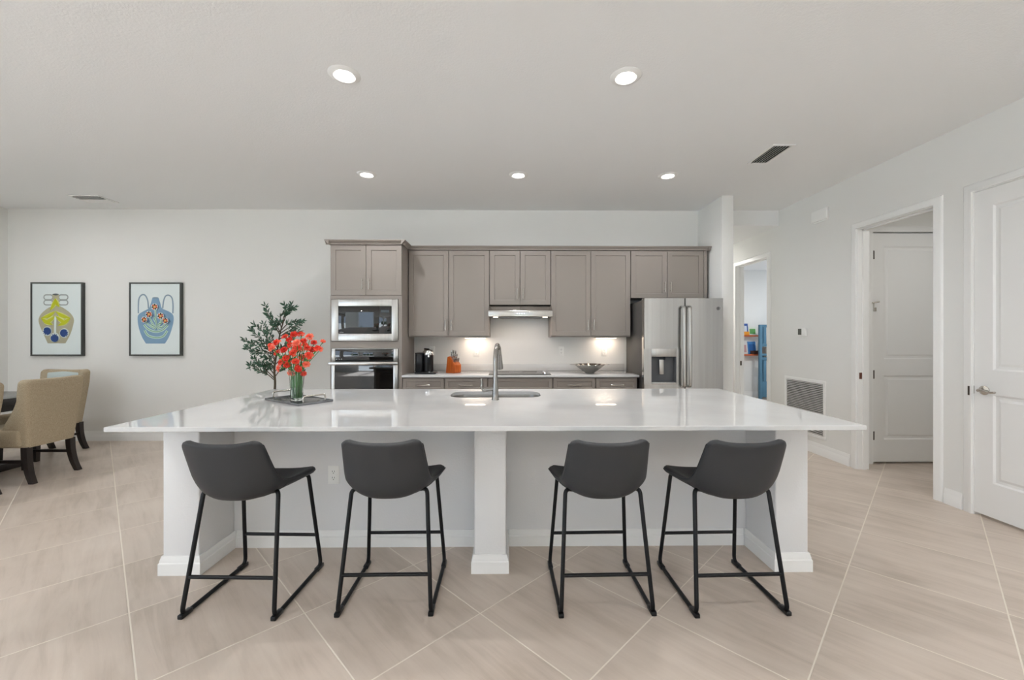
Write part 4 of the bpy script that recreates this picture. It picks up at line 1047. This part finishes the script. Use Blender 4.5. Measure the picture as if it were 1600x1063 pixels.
def leaf3(p, d, L, w):
    d = d.normalized(); s_ = d.cross(Vector((rnd.uniform(-0.3, 0.3), -1, rnd.uniform(-0.3, 0.5)))).normalized()*w; n_ = d.cross(s_).normalized()*w*0.5
    a, b, c = p+d*L*0.3, p+d*L*0.65, p+d*L
    gl.poly([p, a+s_*0.9, a+n_*0.5]); gl.poly([a+s_*0.9, b+s_*0.85, b+n_*0.5, a+n_*0.5]); gl.poly([b+s_*0.85, c, b+n_*0.5])
    gl.poly([p, a+n_*0.5, a-s_*0.9]); gl.poly([a+n_*0.5, b+n_*0.5, b-s_*0.85, a-s_*0.9]); gl.poly([b+n_*0.5, c, b-s_*0.85])
def branch(pts, n, r0=0.006, L=0.052, skip=0.25):
    P = catmull(pts, 8); k = len(P)
    gt.tube(P, [r0*(1-0.75*i/(k-1)) for i in range(k)], 6)
    for i in range(n):
        t = skip+(1-skip)*(i+rnd.random()*0.6)/n; f_ = t*(k-1); a = int(min(f_, k-2)); p = P[a].lerp(P[a+1], f_-a); tg = (P[a+1]-P[a]).normalized()
        sd = tg.cross(Vector((rnd.uniform(-1, 1), rnd.uniform(-1, 1), rnd.uniform(-1, 1)))).normalized()
        leaf3(p, tg*0.75+sd*0.9, L*rnd.uniform(0.75, 1.25), rnd.uniform(0.0065, 0.010))
    leaf3(P[-1], P[-1]-P[-2], L, 0.008)
B = [  # lower left, mid left fan, upper left, upper right, right side, low right
    [(430, 593), (418, 583), (404, 577), (393, 569)], [(430, 590), (414, 574), (405, 566), (399, 560)], [(431, 585), (418, 570), (408, 566), (392, 574)],
    [(433, 562), (420, 545), (402, 540), (384, 530)], [(434, 558), (418, 538), (405, 525), (395, 515)], [(434, 556), (414, 548), (398, 547), (388, 543)], [(435, 552), (420, 530), (410, 515), (400, 508)],
    [(436, 548), (424, 540), (408, 535), (390, 538)], [(435, 552), (422, 552), (408, 552), (397, 550)], [(436, 545), (426, 525), (420, 517), (414, 506)],
    [(441, 522), (434, 508), (424, 496), (417, 478)], [(441, 520), (430, 512), (426, 500), (418, 488)], [(444, 508), (440, 494), (448, 486), (447, 477)], [(444, 505), (446, 494), (454, 485), (463, 481)], [(446, 502), (450, 490), (455, 484), (458, 476)],
    [(443, 515), (452, 506), (464, 503), (474, 502)], [(442, 520), (454, 512), (464, 510), (473, 504)], [(441, 525), (452, 518), (460, 518), (470, 519)], [(439, 530), (446, 526), (452, 525), (458, 527)],
    [(440, 525), (434, 514), (430, 510), (420, 519)], [(442, 516), (440, 506), (436, 502), (430, 504)], [(433, 565), (426, 556), (422, 560), (414, 558)], [(432, 575), (424, 568), (420, 572), (412, 570)],
    [(431, 590), (440, 578), (448, 573), (454, 571)], [(432, 580), (442, 572), (448, 566), (456, 562)], [(432, 570), (440, 562), (446, 558), (452, 560)], [(434, 555), (428, 548), (426, 542), (424, 532)],
    [(434, 560), (428, 566), (424, 574), (417, 580)], [(434, 550), (440, 545), (446, 540), (452, 540)]]
for b in B:
    dy = rnd.uniform(-0.16, 0.16)
    pts = [W3(b[0][0], b[0][1], 0)]+[W3(p[0], p[1], dy*q) for p, q in zip(b[1:], (0.4, 0.8, 1.0))]
    branch(pts, 27, L=0.056)
obj('trunk', gt, BARK, r, smooth=60); obj('foliage', gl, OLIVE, r, smooth=0)

# ---------------------------------------------------------------- things on the back worktop
# coffee machine
kx, ky = -1.03, 5.10
r = thing('coffee_machine', 'black capsule coffee machine with a chrome head', 'coffee machine', (kx, ky, CT))
obj('water_tank', MB().prism([(x, y) for x, y in rrect(-1.135, -1.045, 5.03, 5.21, 0.03)], 'z', CT+0.006, CT+0.235, 0.003), mat('smoke_plastic', (34, 35, 37), 0.12), r)
obj('tank_lid', MB().prism([(x, y) for x, y in rrect(-1.137, -1.043, 5.028, 5.212, 0.03)], 'z', CT+0.236, CT+0.25, 0.003), BLACKPL, r)
obj('body', MB().lathe([(0, 0.0), (0.062, 0.0), (0.064, 0.01), (0.064, 0.215), (0, 0.215)], 28, (-0.985, 5.10, CT+0.006)), BLACKPL, r)
hd = obj('head', MB().lathe([(0, 0), (0.066, 0), (0.068, 0.015), (0.064, 0.04), (0.052, 0.058), (0.03, 0.068), (0, 0.07)], 28, (-0.985, 5.10, CT+0.222)), CHROME, r, smooth=50)
g = MB(); g.tube(fillet([(-1.0, 5.165, CT+0.25), (-1.04, 5.14, CT+0.292), (-1.03, 5.10, CT+0.3), (-0.97, 5.06, CT+0.295)], 0.02), 0.008, 10); obj('lever', g, BLACKPL, hd, smooth=60)
obj('outlet_spout', MB().cyl((-0.965, 5.03, CT+0.20), (-0.965, 5.03, CT+0.225), 0.014), CHROME, r)
obj('base_tray', MB().prism([(x, y) for x, y in rrect(-1.13, -0.872, 4.96, 5.12, 0.03)], 'z', CT+0.0005, CT+0.02, 0.003), BLACKPL, r)
obj('drip_grid', MB().lathe([(0, 0), (0.045, 0), (0.045, 0.004), (0, 0.004)], 24, (-0.935, 5.015, CT+0.0205)), CHROME, r)
# knife block
bxc, byc = -0.682, 5.13
r = thing('knife_block', 'orange wood knife block on the back worktop', 'knife block', (bxc, byc, CT+0.0006), math.radians(48))
blk = [(-0.085, 0.0), (0.075, 0.0), (0.085, 0.02), (0.085, 0.10), (-0.02, 0.205), (-0.055, 0.195)]
# local: prism in y/z seen from the side; front (low) towards -y
obj('block', MB().prism([(-y, z) for y, z in blk], 'x', -0.052, 0.052, 0.004), KBLOCK, r, local=True)
kg = 'kitchen knives in the orange block'
RM = ROOTM[r.name]
slope = Vector((0, -0.105, -0.105)).normalized(); nrm_ = Vector((0, -1, 1)).normalized()
slots = [(-0.032, 0.15, 1.25), (0.0, 0.15, 1.2), (0.032, 0.15, 1.1), (-0.032, 0.40, 1.0), (0.0, 0.40, 0.95), (0.032, 0.40, 0.95), (-0.036, 0.68, 0.75), (-0.012, 0.68, 0.72), (0.012, 0.68, 0.7), (0.036, 0.68, 0.7)]
KM = mat('knife_handle_steel', (196, 194, 190), 0.25, 0.9)
for i, (sx, t_, ln) in enumerate(slots):
    a = Vector((sx, 0.02, 0.205))+Vector((0, -0.105, -0.105))*t_
    up = Vector((0, -0.12, 1)).normalized(); 
    p0 = a+up*0.002; p1 = a+up*(0.075*ln)
    k_ = thing('kitchen_knife', 'steel-handled knife standing in the orange knife block', 'knife', tuple(RM @ p0), 0, kg)
    mb = MB(); mb.tube([p0, p0.lerp(p1, 0.3), p0.lerp(p1, 0.8), p1], [0.0065, 0.0062, 0.0085, 0.007], 8); bmesh.ops.transform(mb.bm, matrix=RM, verts=mb.bm.verts)
    obj('handle', mb, KM, k_, smooth=60)
    mb = MB(); q = p0.lerp(p1, 0.62); mb.tube([q, q+up*0.006], 0.0092, 8); q = p0.lerp(p1, 0.3); mb.tube([q, q+up*0.005], 0.0076, 8); bmesh.ops.transform(mb.bm, matrix=RM, verts=mb.bm.verts)
    obj('handle_band', mb, BLACKPL, k_, smooth=60)
# bowl
r = thing('serving_bowl', 'fluted silver bowl with flat handles on the back worktop', 'bowl', (0.985, 5.06, CT))
def flute(r_, z, a): return r_*(1+0.035*math.cos(14*a)*min(1, max(0, (r_-0.05)/0.05)))
o_ = [(0.0, 0.004), (0.05, 0.0), (0.055, 0.006), (0.062, 0.014), (0.095, 0.036), (0.135, 0.068), (0.165, 0.094), (0.182, 0.106)]
i_ = [(0.180, 0.109), (0.162, 0.098), (0.131, 0.072), (0.091, 0.041), (0.058, 0.02), (0, 0.016)]
g = MB(); g.lathe([(p, z+0.001) for p, z in o_+i_], 84, (0.985, 5.06, CT), fn=flute); obj('bowl_body', g, STEELH, r, smooth=60)
for s_ in (-1, 1):
    c = 0.985
    obj('handle', MB().prism([(c+s_*0.176, 5.01), (c+s_*0.205, 5.015), (c+s_*0.238, 5.04), (c+s_*0.243, 5.06), (c+s_*0.238, 5.08), (c+s_*0.205, 5.105), (c+s_*0.176, 5.11)], 'z', CT+0.1055, CT+0.110, 0.001), STEELH, r)

# ---------------------------------------------------------------- dining corner
r = thing('dining_table', 'dark espresso dining table at the far left', 'dining table', (-5.28, 3.43, 0))
obj('tabletop', MB().box(-5.78, -4.78, 2.30, 4.56, 0.70, 0.76, 0.004), TABLEM, r)
obj('apron', MB().box(-5.66, -4.90, 2.45, 4.42, 0.62, 0.70), ESPRESSO, r)
obj('pedestal', MB().box(-5.42, -5.14, 2.75, 4.12, 0.07, 0.62, 0.006), ESPRESSO, r)
obj('plinth', MB().box(-5.50, -5.06, 2.62, 4.38, 0.0, 0.07, 0.006), ESPRESSO, r)
def make_chair():
    r = thing('dining_chair', '', 'chair', (0, 0, 0), 0, 'beige dining chairs at the dark table')
    # seat block
    g = MB(); g.box(-0.24, 0.24, -0.21, 0.27, 0.335, 0.50, 0.028, 4); obj('seat', g, FABRIC, r, smooth=60, local=True)
    # wing back: outline in plan per height, thin in the middle and returning forward at the sides
    G = []
    for t in [k/16 for k in range(15)]+[0.90, 0.925, 0.95, 0.97, 0.985, 0.995, 1.0]:
        z = 0.33+0.62*t
        w = 0.212+0.046*min(1, t*1.35); yb = -0.255-0.055*t
        tc = 0.085; wing = 0.085+0.13*max(0, 1-t/0.55)**1.4 if t < 0.9 else 0.085
        if t < 0.24: wing = 0.20
        wing = 0.10+0.15*(1-min(1, max(0, (t-0.25)/0.45)))**1.3
        rr = 0.0 if t < 0.925 else 0.038*(1-math.sqrt(max(0.0, 1-((t-0.925)/0.075)**2)))
        x0 = w-rr; yi = yb+tc-rr*0.3; yo = yb+rr*0.5; yw = yb+wing-rr*0.6
        ring = [(-x0, yo+0.02), (-x0+0.012, yo+0.006), (-x0+0.035, yo), (0, yo-0.004), (x0-0.035, yo), (x0-0.012, yo+0.006), (x0, yo+0.02), (x0, yw-0.015), (x0-0.012, yw), (x0-0.04, yw), (x0-0.055, yw-0.012), (x0-0.07, max(yi, yb+0.05)), (0, max(yi, yb+0.05)-0.008), (-x0+0.07, max(yi, yb+0.05)), (-x0+0.055, yw-0.012), (-x0+0.04, yw), (-x0+0.012, yw), (-x0, yw-0.015)]
        zz = z if t < 0.93 else z-0.0
        G.append([(x, y, zz+(0.014*(abs(x)/w)**2*t)) for x, y in ring])
    g = MB(); g.grid(G, True)
    for row, rev in ((G[0], True), (G[-1], False)):
        # cap as quads between the back and the front of the outline
        vs = [g.bm.verts.new(p) for p in row]
        for a in range(8): 
            q = [vs[a], vs[a+1], vs[16-a], vs[17-a]] if a < 8 else None
            try: g.bm.faces.new(q)
            except ValueError: pass
    bmesh.ops.remove_doubles(g.bm, verts=g.bm.verts, dist=0.0002)
    g.recalc = True
    bk = obj('backrest', g, FABRIC, r, smooth=55, local=True)
    G = []
    for t in (0.30, 0.45, 0.6, 0.75, 0.88, 0.94, 0.975):
        z = 0.33+0.62*t; w = 0.212+0.046*min(1, t*1.35)-0.072; yb = -0.255-0.055*t+0.087-(0.012 if t > 0.96 else 0); G.append([(-w, yb-0.004, z), (-w+0.012, yb+0.003, z), (0, yb, z), (w-0.012, yb+0.003, z), (w, yb-0.004, z)])
    g = MB(); g.grid(G); obj('inner_back_pad', g, mat('pale_grey_pad', (184, 196, 194), 0.7), bk, smooth=60, local=True)  # inner panel paler and cooler than the linen
    for s_ in (-1, 1):
        # curved rear leg, straight front leg
        P = catmull([(0.19*s_, -0.225, 0.335), (0.19*s_, -0.232, 0.22), (0.195*s_, -0.255, 0.10), (0.2*s_, -0.295, 0.0)], 5); G = []
        for i, p in enumerate(P):
            h = 0.026-0.005*i/(len(P)-1); G.append([(p.x-h, p.y-h, p.z), (p.x+h, p.y-h, p.z), (p.x+h, p.y+h, p.z), (p.x-h, p.y+h, p.z)])
        g = MB(); g.grid(G, True); g.poly(G[-1]); g.poly(G[0]); g.recalc = True
        obj('leg', g, ESPRESSO, r, smooth=30, local=True)
        G = [[(0.2*s_+a*h, 0.235+b*h, z) for a, b in ((-1, -1), (1, -1), (1, 1), (-1, 1))] for z, h in ((0.0, 0.019), (0.335, 0.026))]
        g = MB(); g.grid(G, True); g.poly(G[0]); g.poly(G[1]); g.recalc = True
        obj('leg', g, ESPRESSO, r, smooth=30, local=True)
        obj('stretcher', MB().box(0.187*s_-0.009, 0.187*s_+0.009, -0.22, 0.22, 0.185, 0.212), ESPRESSO, r, local=True)
    return r
ch = make_chair()
for i, (x, y, a, lb) in enumerate(((-4.665, 4.07, 90, 'beige upholstered dining chair with its back turned to the island'), (-4.665, 3.40, 90, 'beige dining chair cut off by the photo edge, nearest the camera'),
                                   (-5.31, 4.79, 180, 'beige wing-back dining chair at the table head, facing the camera'))):
    o = copy_tree(ch) if i else ch; o.location = (x, y, 0); o.rotation_euler = (0, 0, math.radians(a)); o['label'] = lb

# ---------------------------------------------------------------- bedroom seen through the hall doorway
for z, lb in ((1.345, 'upper orange wood picture ledge on the bedroom wall'), (0.925, 'lower orange wood picture ledge on the bedroom wall')):
    g = MB(); g.box(4.78, 5.51, 9.09, 9.1995, z, z+0.018, 0.001); g.box(4.78, 5.51, 9.075, 9.0895, z, z+0.03, 0.001)
    single('wall_shelf', g, SHELFW, lb, 'shelf', 'orange ledges in the bedroom')
def book(label, x, w, h, z, rgb, tilt=0.0, th=0.02, y=9.15, rgb2=None):
    r = thing('book', label, 'book', (x+w/2, y, z), 0, 'books on the bedroom ledges')
    Mx = Matrix.Translation((x+w/2, y, z)) @ Matrix.Rotation(-0.13, 4, 'X') @ Matrix.Rotation(tilt, 4, 'Y')
    obj('cover', MB().box(-w/2, w/2, -th/2, th/2, 0, h, 0.001, M=Mx), flat('cover_%d_%d_%d' % rgb, rgb), r)
    if rgb2: obj('cover_picture', MB().box(-w*0.36, w*0.36, -th/2-0.001, -th/2-0.0001, h*0.2, h*0.8, M=Mx), flat('cover_%d_%d_%d' % rgb2, rgb2), r)
z1, z2 = 1.3635, 0.9435
book('navy and white book at the left on the upper ledge', 5.11, 0.19, 0.27, z1, (52, 84, 150), rgb2=(198, 208, 224))
book('orange book leaning low on the upper ledge', 5.12, 0.18, 0.09, z1, (224, 150, 48), y=9.108, th=0.01)
book('green and white book on the upper ledge', 5.305, 0.18, 0.19, z1, (214, 222, 206), rgb2=(96, 158, 90), y=9.15)
book('white spotted book on the lower ledge', 5.10, 0.19, 0.27, z2, (214, 214, 212), rgb2=(188, 150, 150))
book('blue book at the right on the lower ledge', 5.295, 0.18, 0.29, z2, (58, 122, 184), rgb2=(40, 96, 160))
book('dark brown book lying open at the end of the lower ledge', 5.33, 0.17, 0.09, z2, (62, 34, 28), y=9.108, th=0.01)
r = thing('bunk_bed', 'blue painted wooden bunk bed in the far bedroom', 'bed', (5.9, 8.8, 0))
bx0, bx1, byf = 5.378, 6.9, 8.86
for x in (bx0,):
    obj('post', MB().box(x, x+0.055, byf, byf+0.055, 0, 1.60, 0.004), BLUEBED, r)
obj('post', MB().box(bx1-0.055, bx1, byf, byf+0.055, 0, 1.60, 0.004), BLUEBED, r)
for z0, z1 in ((1.54, 1.60), (1.13, 1.19), (0.93, 0.98), (0.83, 0.90), (0.04, 0.38)):
    obj('rail', MB().box(bx0+0.056, bx1-0.056, byf+0.01, byf+0.035, z0, z1, 0.003), BLUEBED, r)
for k in range(9):
    x = bx0+0.09+k*0.14
    obj('slat', MB().box(x, x+0.06, byf+0.012, byf+0.03, 1.191, 1.539, 0.002), BLUEBED, r)
    obj('slat', MB().box(x, x+0.06, byf+0.012, byf+0.03, 0.381, 0.829, 0.002), BLUEBED, r)
obj('mattress', MB().box(bx0+0.16, bx1-0.06, byf+0.04, 9.07, 0.94, 1.12, 0.02), mat('bedding_grey', (150, 146, 140), 0.8), r)
for z0, z1 in ((1.0, 1.06), (0.24, 0.30)): obj('back_rail', MB().box(bx0+0.25, bx1, 9.16, 9.19, z0, z1), BLUEBED, r)
for x in (bx0+0.22, bx1-0.05): obj('back_post', MB().box(x, x+0.05, 9.15, 9.19, 0, 1.55), BLUEBED, r)
